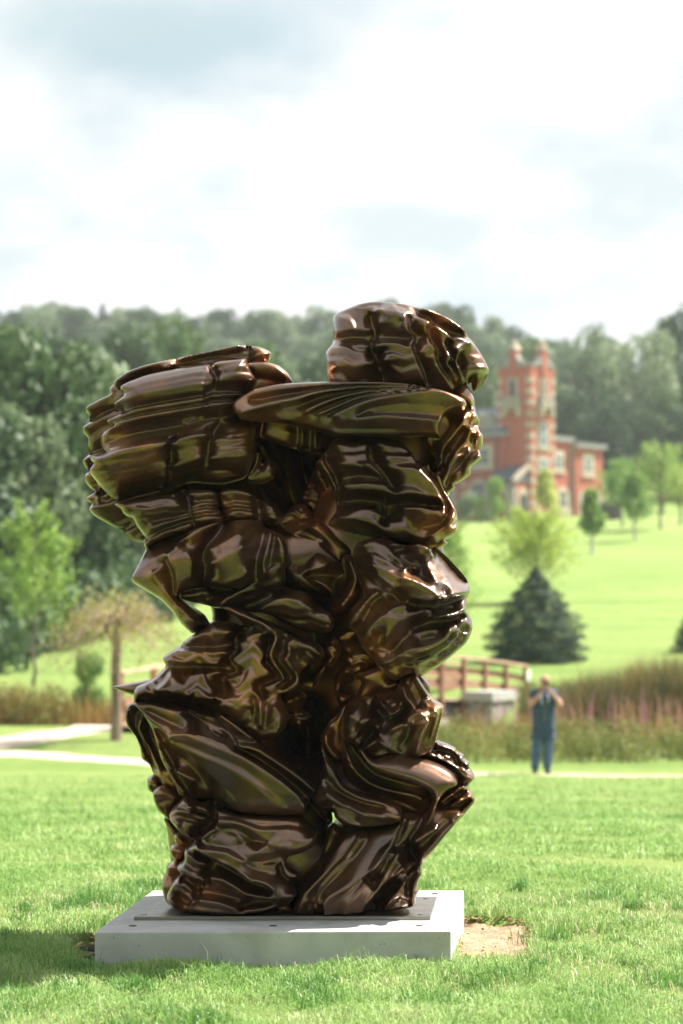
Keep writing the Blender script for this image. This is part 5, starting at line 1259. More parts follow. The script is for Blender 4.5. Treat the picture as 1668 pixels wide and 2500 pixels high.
# low leafy weeds along the path
def weeds(name, n, x0, x1, y0, y1, hmin, hmax, mat, leaf=.06, per=60, rad=.28):
    X, Y = patch(n, x0, x1, y0, y1); k = ~near_path(X, Y, .35); X, Y = X[k], Y[k]; Pk, Dk = [], []
    for x, y in zip(X, Y):
        h = rng.uniform(hmin, hmax); d = rng.normal(0, 1, (per, 3)); d /= np.linalg.norm(d, axis=1)[:, None]
        t = rng.uniform(0, 1, per)
        Pk.append(np.stack([x + d[:, 0] * rad * (1.1 - .6 * t), y + d[:, 1] * rad * (1.1 - .6 * t), gz(x, y) + h * t], -1)); Dk.append(d * .7 + np.array([0, 0, .5]))
    o = link_mesh(name, mesh_from(np.concatenate(Pk), np.concatenate(Dk), leaf, name), mat); tag(o, kind='stuff'); return o
weeds('waterside_weeds', 330, 1.2, 13, 45.6, 49.6, .3, .62, MR3, .07)
weeds('waterside_weeds', 120, 1.2, 13, 46.5, 50.5, .4, .72, MR4, .06)
X, Y = patch(1600, 1.2, 13, 45.4, 49.5); k = ~near_path(X, Y, .3)
stems('weed_stalks', X[k], Y[k], rng.uniform(.3, .75, k.sum()), np.full(k.sum(), .02), np.abs(rng.normal(.25, .18, k.sum())), MR3)
# left bank: rusty meadow
X, Y = patch(5200, -11.5, -4.6, 55.6, 60.5)
stems('rust_meadow', X, Y, (1.0 + .25 * noise2(X, Y, 1.7, 3)) * rng.uniform(.5, 1.15, len(X)), np.full(len(X), .024), np.abs(rng.normal(.16, .14, len(X))), MR4)
weeds('meadow_weeds', 170, -11.5, -4.4, 55.2, 58.5, .5, .95, MR4, .08, 70)
weeds('meadow_weeds', 60, -10.0, -4.2, 55.2, 58, .6, 1.1, MR3, .09, 70)
# shrub with pale leaves left of the weeping trunk
p = unproj(215, 1590, 57)
tree('leafy_shrub', p.x, 57, p.z - gz(p.x, 57), 1.25, 'tall', 'fresh', 'loose pale green shrub left of the weeping tree trunk by the path', i=1, lift=0.0, cat='shrub')

# ------------------------------------------------------------------ the summer air that pales the far hill
if HAZE > 0:
    mh = bpy.data.materials.new('haze'); mh.use_nodes = True
    nt = mh.node_tree; nt.nodes.clear()
    o_ = nt.nodes.new('ShaderNodeOutputMaterial'); v_ = nt.nodes.new('ShaderNodeVolumePrincipled')
    v_.inputs['Color'].default_value = (0.86, 0.92, 0.95, 1); v_.inputs['Density'].default_value = HAZE; v_.inputs['Anisotropy'].default_value = 0.2
    nt.links.new(v_.outputs[0], o_.inputs['Volume'])
    m = MB(); m.hexa([(-520, -400, -4), (520, -400, -4), (520, 930, -4), (-520, 930, -4), (-520, -400, 85), (520, -400, 85), (520, 930, 85), (-520, 930, 85)])
    tag(m.build('haze', mh), kind='stuff')
# ------------------------------------------------------------------ brick house with its corner tower, 240 m away
HD = 240.0
HK = HD / FPX
corner = unproj(1297, 1270, HD)
BZ = gz(corner.x, HD) - 0.2
AL = math.radians(40.5)
LD = Vector((-math.cos(AL), math.sin(AL), 0))      # along the shaded (left) faces
RD = Vector((math.sin(AL), math.cos(AL), 0))       # along the sunlit (right) faces
HOUSE = empty('brick_house', (corner.x, corner.y, BZ)); tag(HOUSE, 'red brick country house with pale stone trim and a square corner tower', 'house')
def hz(py): return unproj(1297, py, HD).z - BZ      # height in the house for a picture row
def brick(name, base, mortar, scale=1.0):
    m = Mat(name)
    mp = m.n.new('ShaderNodeMapping'); m.l.new(m.tc.outputs['UV'], mp.inputs[0])
    b = m.n.new('ShaderNodeTexBrick'); b.inputs['Scale'].default_value = 4.0 * scale
    b.inputs['Color1'].default_value = (*base, 1); b.inputs['Color2'].default_value = (*[c * .78 for c in base], 1); b.inputs['Mortar'].default_value = (*mortar, 1)
    b.inputs['Mortar Size'].default_value = 0.012
    m.l.new(m.tc.outputs['Object'], b.inputs['Vector'])
    n = m.noise(0.7, 5, .6)
    c = m.mix(m.math('MULTIPLY', n, 0.5), b.outputs[0], tuple(c_ * .72 for c_ in base))
    m.set(Base_Color=c, Roughness=.9); return m.m
BRICK = brick('red_brick', (0.47, 0.115, 0.068), (0.40, 0.24, 0.19))
STONE = simple('pale_stone', (0.46, 0.38, 0.30), .85, .2, 3)
GREYS = simple('grey_stone', (0.30, 0.285, 0.265), .85, .25, 3)
SLATE = simple('blue_slate', (0.065, 0.085, 0.105), .6, .25, 4)
DARKW = simple('room_shade', (0.022, 0.024, 0.028), .6, .2, 2)  # unlit rooms and the arch's inside, their darkness put into the colour
WFRAME = simple('white_frame', (0.78, 0.78, 0.76), .5, .03, 3)
BROWN = simple('brown_door', (0.20, 0.085, 0.045), .6, .2, 3)
mgl = Mat('window_pane'); mgl.set(Base_Color=(0.10, 0.13, 0.15), Roughness=.08, Metallic=0.0, Specular_IOR_Level=1.0); PANE = mgl.m
RUBBLE = simple('roof_lead', (0.24, 0.235, 0.24), .7, .2, 3)
class Face:
    """a wall plane: origin at its outer lower corner, u along d, outward normal n"""
    def __init__(s, o, d, n): s.o, s.d, s.n = Vector(o), Vector(d), Vector(n)
    def pt(s, u, v, w=0.0): return s.o + s.d * u + Vector((0, 0, v)) + s.n * w
    def box(s, m, u0, u1, v0, v1, w0, w1):
        m.hexa([s.pt(u0, v0, w0), s.pt(u1, v0, w0), s.pt(u1, v0, w1), s.pt(u0, v0, w1), s.pt(u0, v1, w0), s.pt(u1, v1, w0), s.pt(u1, v1, w1), s.pt(u0, v1, w1)])
    def prism(s, m, uv, w0, w1): m.prism([s.pt(u, v, w0) for u, v in uv], s.n * (w1 - w0))
    def part(s, name, mat, fn, parent=None):
        m = MB(); fn(m); return m.build(name, mat, parent or HOUSE)
def arch(u0, u1, v0, v1, n=8, pointed=False):
    r = (u1 - u0) / 2; c = (u0 + u1) / 2; vs = v1 - r * (1.25 if pointed else 1.0); out = [(u0, v0), (u1, v0)]
    for k in range(n + 1):
        a = math.pi * k / n
        out.append((c + r * math.cos(a), vs + (v1 - vs) * math.sin(a) ** (0.8 if pointed else 1)))
    return out
def window(F, u0, u1, v0, v1, arched=False, stone=0.22, mat_glass=None, frame=True, dark=False):
    sur = arch(u0 - stone, u1 + stone, v0 - stone * .8, v1 + stone) if arched else [(u0 - stone, v0 - stone * .8), (u1 + stone, v0 - stone * .8), (u1 + stone, v1 + stone), (u0 - stone, v1 + stone)]
    ins_ = arch(u0, u1, v0, v1) if arched else [(u0, v0), (u1, v0), (u1, v1), (u0, v1)]
    w = F.part('window', STONE, lambda m: F.prism(m, sur, -.05, .07))
    F.part('pane', DARKW if dark else PANE, lambda m: F.prism(m, ins_, .0, .085), w)
    if frame:
        def fr(m):
            t = .07
            F.box(m, u0, u0 + t, v0, v1 - (u1 - u0) * .3 * arched, .08, .12); F.box(m, u1 - t, u1, v0, v1 - (u1 - u0) * .3 * arched, .08, .12)
            F.box(m, (u0 + u1) / 2 - t / 2, (u0 + u1) / 2 + t / 2, v0, v1, .08, .121)
            F.box(m, u0, u1, v0, v0 + t, .08, .119); F.box(m, u0, u1, v0 + (v1 - v0) * .5, v0 + (v1 - v0) * .5 + t, .08, .118)
            if not arched: F.box(m, u0, u1, v1 - t, v1, .08, .119)
        F.part('frame', WFRAME, fr, w)
    F.part('sill', STONE, lambda m: F.box(m, u0 - stone * 1.3, u1 + stone * 1.3, v0 - stone * 1.3, v0 - stone * .7, 0, .18), w)
    return w
TS = 4.06                                            # side of the tower
LF = Face((0, 0, 0), LD, -RD)                        # shaded face of the tower
RF = Face((0, 0, 0), RD, -LD)                        # sunlit face
th_ = hz(893)
m = MB(); m.hexa([Vector(), RD * TS, RD * TS + LD * TS, LD * TS] + [p + Vector((0, 0, th_)) for p in (Vector(), RD * TS, RD * TS + LD * TS, LD * TS)])
m.build('tower_wall', BRICK, HOUSE)
# battlement: coping, merlons, corner pinnacles
m = MB(); m.box(RD * TS / 2 + LD * TS / 2 + Vector((0, 0, th_ + .12)), (TS + .2, TS + .2, .22), Matrix.Rotation(math.atan2(RD.y, RD.x), 3, 'Z')); m.build('coping', GREYS, HOUSE)
for F in (LF, RF):
    for u in (0.95, 1.75, 2.55):
        F.part('merlon', GREYS, lambda m: F.box(m, u - .2, u + .2, th_ + .23, th_ + .6, -.35, .06))
# brick piers with gabled stone heads in the middle of the parapet (the tall pieces of the skyline)
for F, u in ((LF, 2.1), (RF, 2.2)):
    pier = F.part('parapet_pier', BRICK, lambda m: F.box(m, u - .42, u + .42, th_ - .9, hz(852), -.6, .22))
    F.part('pier_head', STONE, lambda m: F.prism(m, [(u - .5, hz(850)), (u + .5, hz(850)), (u + .42, hz(846)), (u, hz(836)), (u - .42, hz(846))], -.7, .3), pier)
    m = MB(); m.ball(F.pt(u, hz(836) + .1, -.2), .34, 8, 6); m.build('finial', STONE, pier)
    for s in (-1, 1):
        F.part('scroll_stone', GREYS, lambda m: F.prism(m, [(u + s * .42, th_ + .24), (u + s * 1.35, th_ + .24), (u + s * 1.2, th_ + .55), (u + s * .75, th_ + .75), (u + s * .42, hz(862))], -.4, .16), pier)
# corner stones
for k in range(13):
    v = hz(1262) + k * 1.12
    if v > th_ - .8: break
    for (F, u0, u1) in ((LF, 0, .62), (RF, 0, .62), (RF, TS - .6, TS), (LF, TS - .6, TS)):
        if k % 1 == 0: F.part('quoin', STONE, lambda m: F.box(m, u0 - (.05 if u0 < .1 else 0), u1 + (.05 if u1 > 4 else 0), v, v + .55, -.05, .05))
# pale brick bands on the sunlit side
for k in range(11):
    v = hz(1255) + k * 1.12 + .56
    if v < th_ - 1.2 and not hz(1100) < v < hz(1020): RF.part('stone_band', STONE, lambda m: RF.box(m, .66, TS - .64, v + .12, v + .34, -.02, .025))
# belvedere windows and their balconies
def balcony(F, u, v):
    b = F.part('balcony', GREYS, lambda m: (F.box(m, u - 1.0, u + 1.0, v, v + .22, 0, .7)))
    F.part('balcony_rail', GREYS, lambda m: (F.box(m, u - 1.0, u + 1.0, v + .95, v + 1.1, .52, .7), F.box(m, u - 1.0, u - .84, v + .22, v + .95, .1, .68), F.box(m, u + .84, u + 1.0, v + .22, v + .95, .1, .68)), b)
    for k in range(7):
        uu = u - .78 + k * .26; F.part('baluster', STONE, lambda m: F.box(m, uu - .07, uu + .07, v + .22, v + .95, .54, .68), b)
    for s in (-1, 1): F.part('bracket', STONE, lambda m: F.prism(m, [(u + s * .95, v), (u + s * .7, v), (u + s * .7, v - .35), (u + s * .8, v - .9), (u + s * .95, v - 1.0)], .0, .7), b)
    F.part('corbel_arch', STONE, lambda m: F.prism(m, [(u - .7, v), (u + .7, v)] + [(u + .7 * math.cos(a), v - .55 + .42 * math.sin(a)) for a in np.linspace(0, math.pi, 9)], .0, .5), b)
for F, u, dark in ((LF, 2.15, .55), (RF, 2.1, .45)):
    v0, v1 = hz(972), hz(925)
    w = F.part('window', STONE, lambda m: F.box(m, u - .62, u + .62, v0, v1 + .25, -.05, .1))
    F.part('pane', DARKW, lambda m: F.box(m, u - dark * .62, u + dark * .62, v0 + .1, v1, 0, .125), w)
    F.part('mullion', STONE, lambda m: F.box(m, u - .62 * dark - .2, u - .62 * dark, v0, v1, .1, .2), w)
    balcony(F, u, hz(992))
# tall stair windows of the sunlit face
window(RF, 1.35, 2.75, hz(1088), hz(1028), True, .22)
window(RF, 1.35, 2.75, hz(1150), hz(1118), False, .22)
# ---- left wing: stands proud of the tower's shaded face
WO = .55                                             # how far it projects
wl0, wl1 = 3.1, 13.5; eave = hz(1062)
WF = Face(-RD * WO, LD, -RD)
m = MB(); m.hexa([WF.pt(wl0, 0, 0), WF.pt(wl1, 0, 0), WF.pt(wl1, 0, -9), WF.pt(wl0, 0, -9), WF.pt(wl0, eave, 0), WF.pt(wl1, eave, 0), WF.pt(wl1, eave, -9), WF.pt(wl0, eave, -9)])
m.build('wing_wall', BRICK, HOUSE)
WF.part('cornice', GREYS, lambda m: WF.box(m, wl0 - .45, wl1 + .4, eave, eave + .38, -9.2, .45))
WF.part('roof', SLATE, lambda m: m.hexa([WF.pt(wl0 - .3, eave + .36, .3), WF.pt(wl1 + .3, eave + .36, .3), WF.pt(wl1 + .3, eave + .36, -9), WF.pt(wl0 - .3, eave + .36, -9),
                                        WF.pt(wl0 + 1.2, hz(985), -3.2), WF.pt(wl1 - 2, hz(985), -3.2), WF.pt(wl1 - 2, hz(985), -5), WF.pt(wl0 + 1.2, hz(985), -5)]))
# brick dormer gable / chimney on the eave
g = WF.part('dormer', simple('pinkish_brick', (.40, .22, .18), .9, .2, 3), lambda m: WF.box(m, wl0 + 3.0, wl0 + 6.2, eave + .38, hz(1008), -2.2, -.1))
WF.part('dormer_cap', GREYS, lambda m: WF.box(m, wl0 + 2.8, wl0 + 6.4, hz(1008), hz(1008) + .3, -2.4, .1), g)
WF.part('dormer_shoulder', GREYS, lambda m: WF.prism(m, [(wl0 + .2, eave + .38), (wl0 + 3.0, eave + .38), (wl0 + 3.0, hz(1010)), (wl0 + 2.0, hz(1000)), (wl0 + 1.4, hz(1030))], -1.2, -.2), g)
window(WF, 4.75, 6.65, hz(1130), hz(1090), False, .45)
window(WF, 9.7, 11.2, hz(1130), hz(1090), False, .4)
window(WF, 5.4, 6.9, hz(1222), hz(1175), True, .5)
window(WF, 9.55, 11.2, hz(1228), hz(1178), True, .55)
for k in range(9):
    v = .3 + k * 1.15
    if v < eave - .6: WF.part('quoin', STONE, lambda m: WF.box(m, wl0 + 4.6, wl0 + 5.3, v, v + .55, -.02, .06))
WF.part('drain_pipe', SLATE, lambda m: WF.box(m, 3.65, 3.8, 2.5, eave, .0, .14))
# ---- porch at the foot of the tower corner, with steep slate roof and stone coping
PF = Face(-LD * .6 - RD * 2.2 + RD * .0, LD, -RD)
pd = 3.0; pe = hz(1180); pr = hz(1143)
PL = Face(-RD * 2.3 + LD * .25, LD, -RD)             # its shaded front
pw = 3.4
m = MB(); m.hexa([PL.pt(0, 0, 0), PL.pt(pw, 0, 0), PL.pt(pw, 0, -2.4), PL.pt(0, 0, -2.4), PL.pt(0, pe, 0), PL.pt(pw, pe, 0), PL.pt(pw, pe, -2.4), PL.pt(0, pe, -2.4)])
m.build('porch_wall', GREYS, HOUSE)
rf = PL.part('porch_roof', SLATE, lambda m: m.prism([PL.pt(-.1, pe, .25), PL.pt(-.1, pe + .12, .25), PL.pt(-.1, pr + .3, -2.2), PL.pt(-.1, pe, -2.2)], LD * (pw + .3)))
PR = Face(-RD * 2.3 + LD * .25, RD, -LD)             # its sunlit side, a half gable
PR.part('porch_gable', BRICK, lambda m: PR.prism(m, [(0, 0), (2.3, 0), (2.3, pr), (0, pe)], -.2, .03))
PR.part('gable_coping', STONE, lambda m: PR.prism(m, [(-.25, pe - .05), (2.3, pr + .15), (2.3, pr + .6), (-.25, pe + .4)], -.25, .25))
d_ = PL.part('door_arch', STONE, lambda m: PL.prism(m, arch(.75, 2.75, .3, hz(1192), pointed=True), -.1, .1))
PL.part('door', BROWN, lambda m: PL.prism(m, arch(1.12, 2.38, .3, hz(1204), pointed=True), 0, .14), d_)
d_ = PR.part('arch_surround', STONE, lambda m: PR.prism(m, arch(.35, 2.1, .2, hz(1192), pointed=True), -.1, .1))
PR.part('arch_opening', DARKW, lambda m: PR.prism(m, arch(.72, 1.75, .2, hz(1206), pointed=True), 0, .14), d_)
for u in (0, pw - .5): PL.part('buttress', GREYS, lambda m: PL.box(m, u - .1, u + .5, 0, pe - .5, 0, .4))
PL.part('plinth_course', GREYS, lambda m: PL.box(m, -.12, pw + .1, 0, 1.0, -.1, .12))
# ---- right wing, two steps
e1, e2 = hz(1068), hz(1080)
R1 = Face(RD * TS + LD * .9, RD, -LD)
def wing(F, u0, u1, e, deep):
    m = MB(); m.hexa([F.pt(u0, 0, 0), F.pt(u1, 0, 0), F.pt(u1, 0, -deep), F.pt(u0, 0, -deep), F.pt(u0, e, 0), F.pt(u1, e, 0), F.pt(u1, e, -deep), F.pt(u0, e, -deep)]); return m.build('wing_wall', BRICK, HOUSE)
wing(R1, -.1, 4.4, e1, 7)
R1.part('eave', RUBBLE, lambda m: R1.box(m, -.05, 4.4, e1, e1 + .5, -7.2, .3))
R2 = Face(RD * (TS + 4.4) + LD * .55, RD, -LD)
wing(R2, 0, 4.9, e2, 7)
R2.part('eave', RUBBLE, lambda m: R2.box(m, -.2, 5.3, e2, e2 + .5, -7.2, .35))
R2.part('roof', SLATE, lambda m: m.prism([R2.pt(-.2, e2 + .58, .4), R2.pt(-.2, e2 + .58, -7), R2.pt(-.2, e2 + 1.1, -3.4)], RD * 5.3))
R1.part('drain_pipe', GREYS, lambda m: R1.box(m, 4.02, 4.2, 0, e1, 0, .2))
window(R1, 1.15, 2.5, hz(1136), hz(1102), False, .4)
window(R2, 1.7, 2.9, hz(1140), hz(1104), False, .45)
window(R1, 2.0, 3.3, hz(1232), hz(1192), True, .5, dark=True)
window(R2, 1.0, 2.1, hz(1234), hz(1196), True, .45, dark=True)
window(R2, 3.2, 4.2, hz(1234), hz(1196), True, .45, dark=True)
R1.part('plinth_course', STONE, lambda m: R1.box(m, 0, 4.4, 0, 1.0, -.1, .12))
R2.part('plinth_course', STONE, lambda m: R2.box(m, 0, 4.9, 0, 1.0, -.1, .12))
RF.part('plinth_course', STONE, lambda m: RF.box(m, .05, TS, 0, 1.2, -.1, .1))
# low timber shed beyond the right end
p = unproj(1490, 1262, 236); SH = empty('garden_shed', (p.x, 238, gz(p.x, 238)), -.2); tag(SH, 'low dark shed with flat grey roof right of the brick house', 'shed')
m = MB(); m.box((0, 0, .75), (2.4, 2, 1.5)); m.build('wall', simple('shed_wood', (.06, .05, .045), .8), SH)
m = MB(); m.box((0, 0, 1.6), (2.9, 2.4, .25)); m.build('roof', RUBBLE, SH)

# ------------------------------------------------------------------ footbridge
WOODR = Mat('bridge_timber')
_w = WOODR.noise(3, 4, .6, stretch=(1, 1, 1))
WOODR.set(Base_Color=WOODR.ramp(_w, [(.35, (.22, .10, .06)), (.65, (.34, .175, .115))]), Roughness=.75); WOODR = WOODR.m
WPALE = simple('weathered_rail', (.55, .36, .26), .75, .15, 2)
STEEL = simple('dark_girder', (.045, .045, .05), .6, .2, 2)
BR = empty('footbridge', (0, 0, 0)); tag(BR, 'arched timber footbridge with reddish post and rail sides over the stream', 'bridge')
A_ = Vector((-4.1, 51.6, 0)); B_ = Vector((4.4, 67.5, 0))
bdir = (B_ - A_).normalized(); bn = Vector((bdir.y, -bdir.x, 0))      # towards the viewer's side
BLEN = (B_ - A_).length
def deckz(t): return -0.70 + 0.40 * (1 - (2 * t - 1.02) ** 2) - 0.20 * t
def bpt(t, side, up): p = A_.lerp(B_, t); return Vector((p.x, p.y, deckz(t) + up)) + bn * side
NP = 14
for side in (0.95, -0.95):
    for k in range(NP):
        t = (k + .25) / (NP - .5)
        m = MB(); m.box((0, 0, 0), (.11, .11, 1.55), Matrix.Rotation(math.atan2(bdir.y, bdir.x), 3, 'Z'))
        o = m.build('post', WOODR, BR); o.location = bpt(t, side, .28)
    for nm, up, hgt, thk, mt in (('handrail', 1.05, .055, .17, WPALE), ('rail', .66, .16, .05, WOODR), ('rail', .34, .16, .05, WOODR)):
        sgn = -1 if side > 0 else 1
        for k in range(NP - 1):
            a, b_ = bpt((k + .25) / (NP - .5), side, up), bpt((k + 1.25) / (NP - .5), side, up)
            off = bn * (sgn * (.085 if nm == 'rail' else 0)); e = (b_ - a); u_ = bn * thk / 2; v_ = Vector((0, 0, hgt))
            m = MB(); m.hexa([a - u_ + off, a + u_ + off, b_ + u_ + off, b_ - u_ + off, a - u_ + off + v_, a + u_ + off + v_, b_ + u_ + off + v_, b_ - u_ + off + v_])
            m.build(nm, mt, BR)
pm = None
for k in range(150):
    t = (k + .5) / 150
    if pm is None:
        m = MB(); m.box((0, 0, 0), (.125, 1.76, .05)); o = m.build('plank', WPALE, BR); pm = o.data
    else:
        o = bpy.data.objects.new('plank', pm); COL.objects.link(o); o.parent = BR
    o.location = bpt(t, 0, -.03); o.rotation_euler = (0, 0, math.atan2(bdir.y, bdir.x))
for side in (.72, -.72):
    m = MB()
    for k in range(12):
        a, b_ = bpt(k / 12, side, -.46), bpt((k + 1) / 12, side, -.46); u_ = bn * .05; v_ = Vector((0, 0, .39))
        m.hexa([a - u_, a + u_, b_ + u_, b_ - u_, a - u_ + v_, a + u_ + v_, b_ + u_ + v_, b_ - u_ + v_])
    m.build('girder', STEEL, BR)
# the small white sign on the last post
m = MB(); m.box(bpt((NP - .75) / (NP - .5), 1.03, .82), (.22, .03, .30), Matrix.Rotation(math.atan2(bdir.y, bdir.x), 3, 'Z')); m.build('white_plate', WFRAME, BR)
# abutments: gabion with white coping near, pale concrete wall under the deck
CONC = simple('pale_abutment', (.46, .42, .38), .9, .15, 2)
def block(name, t, side0, side1, lng, z0, z1, mat, label, cat, cap=None):
    p = A_.lerp(B_, t); r = empty(name, (p.x, p.y, 0)); tag(r, label, cat)
    Mz = Matrix.Rotation(math.atan2(bdir.y, bdir.x), 3, 'Z'); c = bn * (side0 + side1) / 2
    m = MB(); m.box(c + Vector((0, 0, (z0 + z1) / 2)), (lng, abs(side1 - side0), z1 - z0), Mz); m.build('wall', mat, r)
    if cap:
        m = MB(); m.box(c + Vector((0, 0, z1 + .12)), (lng + .15, abs(side1 - side0) + .15, .24), Mz); m.build('coping', cap, r)
    return r
mgab = Mat('stacked_stone')
vv_ = mgab.n.new('ShaderNodeTexVoronoi'); vv_.inputs['Scale'].default_value = 9; mgab.l.new(mgab.tc.outputs['Object'], vv_.inputs['Vector'])
mgab.set(Base_Color=mgab.ramp(vv_.outputs['Distance'], [(.2, (.44, .41, .37)), (.6, (.16, .14, .12))]), Roughness=.9); mgab.bump(vv_.outputs['Distance'], -.8, .05)
block('bridge_abutment', .80, 1.02, 1.75, 1.5, -2.4, -.60, mgab.m, 'stacked stone abutment with pale coping under the right end of the footbridge', 'abutment', simple('pale_coping', (.40, .385, .37), .8, .12))
block('bridge_pier', .645, -.9, .85, 3.4, -2.8, -1.05, CONC, 'pale concrete wall below the dark girder of the footbridge', 'pier')
block('bridge_abutment', .02, -1.1, 1.1, 1.4, -1.6, -.95, CONC, 'low concrete abutment at the path end of the footbridge', 'abutment')
# ------------------------------------------------------------------ the man on the path, holding a small camera to his face
def skin(name, joints, bones, mat, parent=None, sub=2, root=0):
    me = bpy.data.meshes.new(name)
    me.from_pydata([j[0] for j in joints], bones, [])
    o = bpy.data.objects.new(name, me); COL.objects.link(o)
    md = o.modifiers.new('skin', 'SKIN'); md.use_smooth_shade = True
    sv = me.skin_vertices[0].data
    for i, j in enumerate(joints):
        r = j[1]; sv[i].radius = r if isinstance(r, tuple) else (r, r); sv[i].use_root = (i == root)
    s = o.modifiers.new('sub', 'SUBSURF'); s.levels = sub; s.render_levels = sub
    me.materials.append(mat)
    if parent is not None: o.parent = parent
    dg = bpy.context.evaluated_depsgraph_get()
    m2 = bpy.data.meshes.new_from_object(o.evaluated_get(dg)); o.modifiers.clear(); o.data = m2
    m2.name = name
    m2.polygons.foreach_set('use_smooth', np.ones(len(m2.polygons), dtype=bool))
    return o
mskin = Mat('skin'); mskin.set(Base_Color=mskin.ramp(mskin.noise(9, 3), [(.3, (.44, .24, .17)), (.7, (.52, .30, .22))]), Roughness=.65); MSK = mskin.m
MSHIRT = simple('blue_grey_shirt', (.025, .055, .095), .8, .2, 12)
MJEAN = simple('blue_jeans', (.045, .10, .18), .85, .25, 14)
MSHOE = simple('dark_shoe', (.02, .02, .022), .6, .2, 10)
pb = ray_ground(1328, 1891)
def J(x, y, z, r): return ((x, y, z), r)
# body: y towards the viewer is negative; x to the right of the picture
jb = [J(0, 0, .92, .13), J(0, 0, 1.08, (.15, .115)), J(0, -.005, 1.26, (.165, .12)), J(0, 0, 1.39, (.15, .10)), J(.005, -.01, 1.47, .058), J(.01, -.02, 1.53, .058),   # 0-5 pelvis..neck
      J(.015, -.03, 1.60, (.072, .088)), J(.015, -.03, 1.68, (.074, .092)), J(.015, -.025, 1.73, (.05, .06)),                                                       # 6-8 head
      J(-.17, 0, 1.41, .062), J(-.235, -.10, 1.24, .047), J(-.235, -.13, 1.20, .044), J(-.14, -.24, 1.34, .036), J(-.02, -.27, 1.475, .028),                        # 9-13 viewer's left arm
      J(.18, 0, 1.41, .062), J(.285, -.08, 1.24, .047), J(.29, -.11, 1.20, .044), J(.20, -.23, 1.34, .036), J(.075, -.27, 1.475, .028),                             # 14-18
      J(-.09, 0, .84, .09), J(-.125, -.03, .48, .062), J(-.155, .01, .12, .045), J(-.155, .0, .06, .04), J(-.16, -.12, .04, .032),                                 # 19-23 leg
      J(.09, 0, .84, .092), J(.075, -.01, .48, .062), J(.06, .03, .12, .045), J(.06, .02, .06, .04), J(.085, -.10, .04, .032)]
bb = [(0, 1), (1, 2), (2, 3), (3, 4), (4, 5), (5, 6), (6, 7), (7, 8), (3, 9), (9, 10), (10, 11), (11, 12), (12, 13), (3, 14), (14, 15), (15, 16), (16, 17), (17, 18),
      (0, 19), (19, 20), (20, 21), (21, 22), (22, 23), (0, 24), (24, 25), (25, 26), (26, 27), (27, 28)]
MAN = skin('person', jb, bb, MSK)
# hands, face: grown separately, then joined into the body mesh
def finger(pts, r): return skin('f', [(p, r * (1 - .12 * i)) for i, p in enumerate(pts)], [(i, i + 1) for i in range(len(pts) - 1)], MSK, sub=1)
extra = []
for s, wx in ((-1, -.02), (1, .075)):
    c = Vector((wx, -.275, 1.48)); inn = 1 if s < 0 else -1
    extra.append(skin('f', [(c, .026), (c + Vector((inn * .02, -.012, .035)), (.034, .02)), (c + Vector((inn * .032, -.02, .075)), (.036, .018))], [(0, 1), (1, 2)], MSK, sub=1))
    for k in range(4):
        b = c + Vector((inn * (.008 + .0), -.03 - .0, .05 + .018 * k - .012))
        L = (.026, .032, .033, .028)[k]
        extra.append(finger([b, b + Vector((inn * L * .7, -.022, .010)), b + Vector((inn * L * 1.4, -.018, .012)), b + Vector((inn * L * 1.75, .004, .010))], .0095))
    b = c + Vector((inn * .012, .0, .045)); extra.append(finger([b, b + Vector((inn * .006, .022, .03)), b + Vector((inn * .018, .026, .058))], .0105))
hd = Vector((.015, -.03, 1.64))
m = MB(); m.ball(hd + Vector((0, -.096, -.005)), .018, 8, 6, (.75, 1.0, 1.5))                      # nose
for s in (-1, 1): m.ball(hd + Vector((s * .079, .012, -.01)), .026, 8, 6, (.35, .8, 1.2))             # ears
m.ball(hd + Vector((0, -.055, -.085)), .040, 10, 7, (1.1, .9, .8))                                    # chin
m.ball(hd + Vector((0, -.082, -.055)), .018, 8, 5, (1.5, .5, .5))                                      # mouth
for s in (-1, 1): m.ball(hd + Vector((s * .032, -.080, .028)), .020, 8, 6, (1.2, .6, .5))             # brow
extra.append(m.build('f', MSK, None, True))
bm = bmesh.new(); bm.from_mesh(MAN.data)
for e in extra:
    bm.from_mesh(e.data); bpy.data.objects.remove(e)
bm.to_mesh(MAN.data); bm.free()
MAN.data.polygons.foreach_set('use_smooth', np.ones(len(MAN.data.polygons), dtype=bool))
MAN.location = pb
tag(MAN, 'bald man in blue shirt and jeans on the path, holding a camera up', 'person')
m = MB()
for s in (-1, 1): m.ball(hd + Vector((s * .031, -.086, .012)), .010, 8, 6)
m.build('eye', simple('eye', (.05, .04, .035), .3), MAN, True)
g = .016
def fat(j, d): r = j[1]; return (j[0], (r[0] + d, r[1] + d) if isinstance(r, tuple) else r + d)
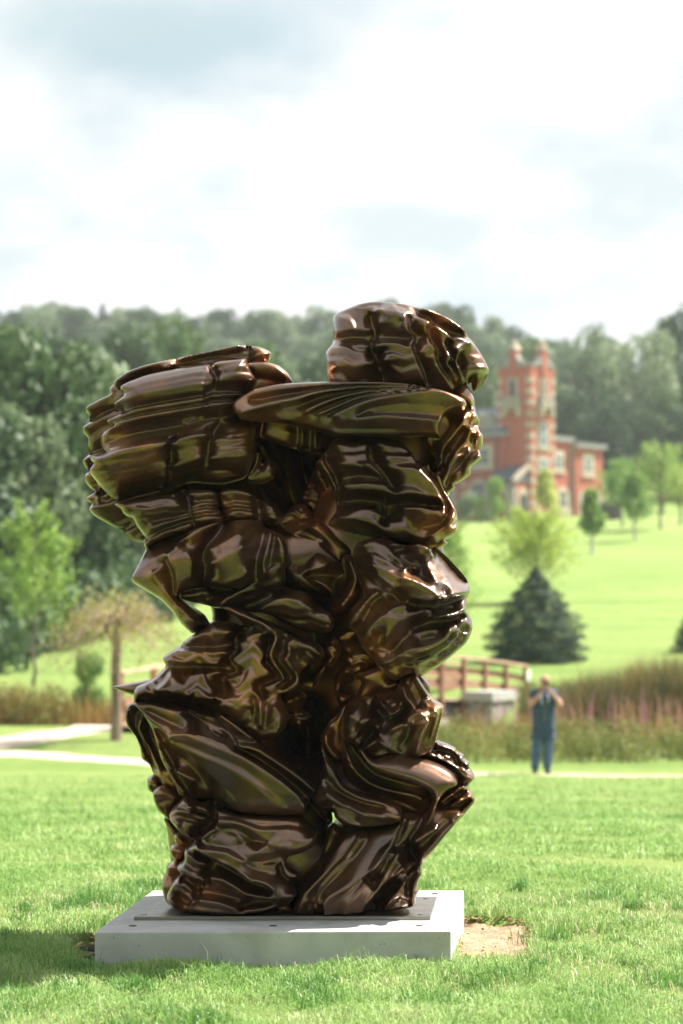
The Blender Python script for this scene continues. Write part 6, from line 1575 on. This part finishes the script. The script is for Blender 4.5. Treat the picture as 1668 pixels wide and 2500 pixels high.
js = [((0, 0, .84), (.215, .17)), ((0, 0, 1.06), (.225, .175)), ((0, -.005, 1.25), (.235, .17)), ((0, 0, 1.385), (.19, .13)), ((.005, -.005, 1.435), .075), fat(jb[9], .035), ((-.225, -.07, 1.275), .075), fat(jb[14], .035), ((.265, -.055, 1.28), .075), ((0, 0, .79), (.20, .155))]
skin('shirt', js, [(0, 1), (1, 2), (2, 3), (3, 4), (3, 5), (5, 6), (3, 7), (7, 8), (9, 0)], MSHIRT, MAN)
jj = [((0, 0, .90), (.17, .14)), ((0, 0, .80), (.18, .15))] + [fat(jb[i], .034) for i in (19, 20, 21)] + [fat(jb[i], .034) for i in (24, 25, 26)] + [((-.155, .005, .065), .062), ((.06, .022, .065), .062)]
skin('jeans', jj, [(0, 1), (1, 2), (2, 3), (3, 4), (4, 8), (1, 5), (5, 6), (6, 7), (7, 9)], MJEAN, MAN)
for a in (0, 5):
    f = [jb[22 + a][0], jb[23 + a][0]]
    skin('shoe', [((f[0][0], f[0][1] + .03, .045), .045), ((f[0][0], f[0][1] - .02, .045), .05), ((f[1][0], f[1][1], .04), (.048, .04)), ((f[1][0], f[1][1] - .06, .035), (.04, .03))], [(0, 1), (1, 2), (2, 3)], MSHOE, MAN, 1)
# lanyard ends / pale straps down the chest, belt, button row
m = MB()
m.tube([(-.045, -.14, 1.42), (-.06, -.175, 1.30), (-.035, -.18, 1.22)], .012, 6); m.tube([(.05, -.14, 1.42), (.07, -.175, 1.32), (.06, -.18, 1.25)], .012, 6)
m.build('strap', simple('pale_strap', (.38, .42, .52), .7), MAN, True)
m = MB()
for z in (1.16, 1.09, 1.02, .95): m.ball((0, -.172, z), .011, 8, 5)
m.build('shirt_button', simple('button', (.35, .36, .4), .4), MAN, True)
# the camera he holds: a thing of its own
CAMH = empty('pocket_camera', pb + Vector((.03, -.285, 1.585))); tag(CAMH, 'small black camera held in front of the face of the man', 'camera')
blk = simple('black_plastic', (.015, .015, .016), .4)
m = MB(); m.box((0, 0, 0), (.105, .035, .065)); m.build('camera_body', blk, CAMH, bevel=.005)
m = MB(); m.tube([(.0, -.015, 0), (0, -.05, 0)], .026, 14); m.build('lens', blk, CAMH)
